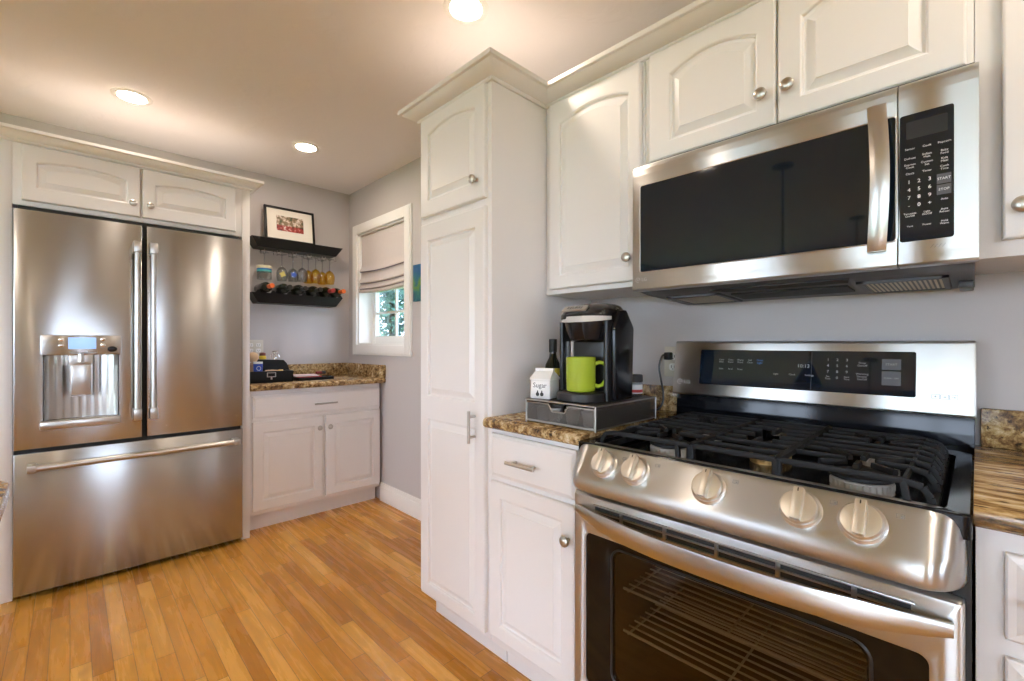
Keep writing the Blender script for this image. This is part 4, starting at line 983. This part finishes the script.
for s_ in (-1, 1): MB().tube([(0, 0, .028), (s_ * .012, 0, .040), (s_ * .024, 0, .030), (s_ * .028, 0, .012)], .003, 8).build('arm', chrome, t, False)
MB().tube([(-.018, 0, .055), (.018, 0, .055)], .004, 8).build('crossbar', chrome, t, False)
t = thing('serving_tray', 'shallow black tray of papers right of the black organizer', 'tray', (1.21, 3.26, CC), R(4))
mb = MB(); mb.box(-.105, .14, -.055, .055, 0, .008, .003)
for a, b, c, d in ((-.105, .14, -.055, -.049), (-.105, .14, .049, .055), (-.105, -.099, -.055, .055), (.134, .14, -.055, .055)): mb.box(a, b, c, d, .004, .022, .002)
mb.build('tray', bw, t, False)
t = thing('notepad', 'white and pink folded papers lying in the black tray', 'papers', (1.185, 3.262, CC + .022), R(-6))
for k, (m, dx) in enumerate(((pmat('red_paper', (.45, .03, .05), .5), .0), (printw, -.012), (pmat('pink_paper', (.80, .62, .66), .6), -.02))): MB().box(-.075 + dx, .085 + dx * 1.5, -.045, .040, .006 * k, .006 * k + .0055, .001).build('sheet', m, t, False)
t = thing('lipstick_tube', 'small dark red tube lying on the papers in the black tray', 'tube', (1.275, 3.252, CC + .049), R(10))
MB().lathe([(.009, -.035), (.010, -.033), (.010, .028), (.008, .03)], (0, 0, 0), (1, 0, 0), 16).build('body', pmat('dark_red_plastic', (.22, .02, .02), .3), t, False)
MB().lathe([(.0106, .005), (.0108, .006), (.0108, .033), (.009, .035)], (0, 0, 0), (1, 0, 0), 16).build('cap', printk, t, False)

# ---------------------------------------------------------------- peninsula behind the left edge
t = thing('kitchen_island', 'granite topped island whose corner shows at the left edge', 'island', (-1.1, .92, 0))
MB().prism(rrect(-2.05, -.080, .52, 1.30, .05), 'z', .878, .912, .006).build('countertop', gran, t)
MB().box(-2.0, -.45, .60, 1.18, .10, .877, .003).build('body', white, t)
MB().box(-1.94, -.50, .66, 1.12, 0, .10).build('toe_kick', white, t)

# ---------------------------------------------------------------- recessed lights and pendants
def can(x, y, label):
    t = thing('recessed_light', label, 'ceiling light', (x, y, CZ), 0, 'recessed ceiling lights')
    mb = MB(); prof = [(.083, -.001), (.083, -.004), (.074, -.007), (.060, -.006), (.056, -.001)]
    mb.lathe(prof, (0, 0, 0), n=40, cap=False); mb.build('trim_ring', trimw, t, False)
    MB().lathe([(.0575, -.0015), (.0565, -.003), (.03, -.0042), (.002, -.0045)], n=40, cap=True).build('lens', lens_em, t, False)
can(1.045, 1.314, 'recessed ceiling light nearest the tall pantry top'); can(.222, 2.955, 'recessed ceiling light in front of the refrigerator cabinet'); can(1.064, 2.950, 'recessed ceiling light in front of the wine shelves')
for x, y, l in ((1.05, -.33, 'over the range counter'), (1.05, -1.97, 'by the near wall'), (-.60, 1.31, 'over the island end'), (-.6, -1.2, 'in the open room'), (-2.4, -1.2, 'in the far room')): can(x, y, 'recessed ceiling light ' + l)
bulb_em = pmat('warm_bulb', (1, 1, 1), .5)
bulb_em.node_tree.nodes['Principled BSDF'].inputs['Emission Color'].default_value = (1.0, 0.76, 0.48, 1)
bulb_em.node_tree.nodes['Principled BSDF'].inputs['Emission Strength'].default_value = 60.0
for x, y in ((-1.01, .94), (-3.0, .82)):
    t = thing('pendant_lamp', 'dark pendant lamp hanging over the island', 'pendant lamp', (x, y, CZ), 0, 'pendant lamps over the island')
    MB().lathe([(.065, 0), (.065, -.012), (.02, -.022)], n=24).build('canopy', printk, t, False)
    MB().cyl((0, 0, -.02), (0, 0, -.60), .006, n=8).build('rod', printk, t, False)
    MB().lathe([(.001, -.652), (.02, -.66), (.03, -.69), (.02, -.72), (.001, -.728)], n=20).build('bulb', bulb_em, t, False)
    MB().lathe([(.012, -.60), (.03, -.62), (.05, -.66), (.10, -.78), (.097, -.78), (.046, -.665)], n=28, cap=False).build('lamp_shade', printk, t, False)

# ---------------------------------------------------------------- outdoors
struct(MB().box(XW + .18, XW + 1.0, YN, YW + .6, 2.50, 2.60), 'sky_block_outside', trimw, 'added unseen sky-blocking eaves outside the small window', 'overhang')  # unseen slab added to keep upper sky light off the window jamb
lawn = pmat('lawn_grass', (.10, .20, .05), .9)
mb = MB(); mb.box(-30, 30, -30, 30, -.32, -.30)
struct(mb, 'ground_outside', lawn, 'green lawn outside the windows', 'lawn')
leafm = pmat('leaf_green', (.13, .27, .07), .6); n = N(leafm)
n.set('Base Color', n.ramp(n.add('ShaderNodeTexNoise', None, Vector=n.coord(), Scale=3.0).outputs[0], [(.35, (.015, .06, .05)), (.5, (.05, .15, .10)), (.65, (.16, .28, .16))]))
bark = pmat('bark', (.10, .07, .05), .9)
def tree(x, y, h, r, label):
    t = thing('tree', label, 'tree', (x, y, -.30), 0, 'trees outside the small window')
    mb = MB(); mb.cyl((0, 0, 0), (0, 0, h * .7), .12, .05, 10); mb.build('trunk', bark, t, False)
    mb = MB()
    for i in range(4800):
        a, u, q_ = random.random() * 6.283, random.random() * 2 - 1, random.random() ** .45
        p = Vector((math.cos(a) * math.sqrt(1 - u * u) * r * q_, math.sin(a) * math.sqrt(1 - u * u) * r * q_, h * .55 + u * h * .42 * q_))
        d1 = Vector((random.uniform(-1, 1), random.uniform(-1, 1), random.uniform(-1, 1))).normalized(); d2 = d1.orthogonal().normalized(); s = .085
        mb.face([mb.v(p - d1 * s), mb.v(p + d2 * s * .5), mb.v(p + d1 * s), mb.v(p - d2 * s * .5)])
    o = mb.build('foliage', leafm, t, False, recalc=False)
tree(5.1, 9.0, 4.6, 1.6, 'leafy green tree outside the small window, nearer one'); tree(3.0, 13.0, 5.0, 1.5, 'leafy green tree outside the small window, farther one'); tree(9.4, 14.5, 6.5, 2.0, 'tall leafy tree outside the small window behind the others')
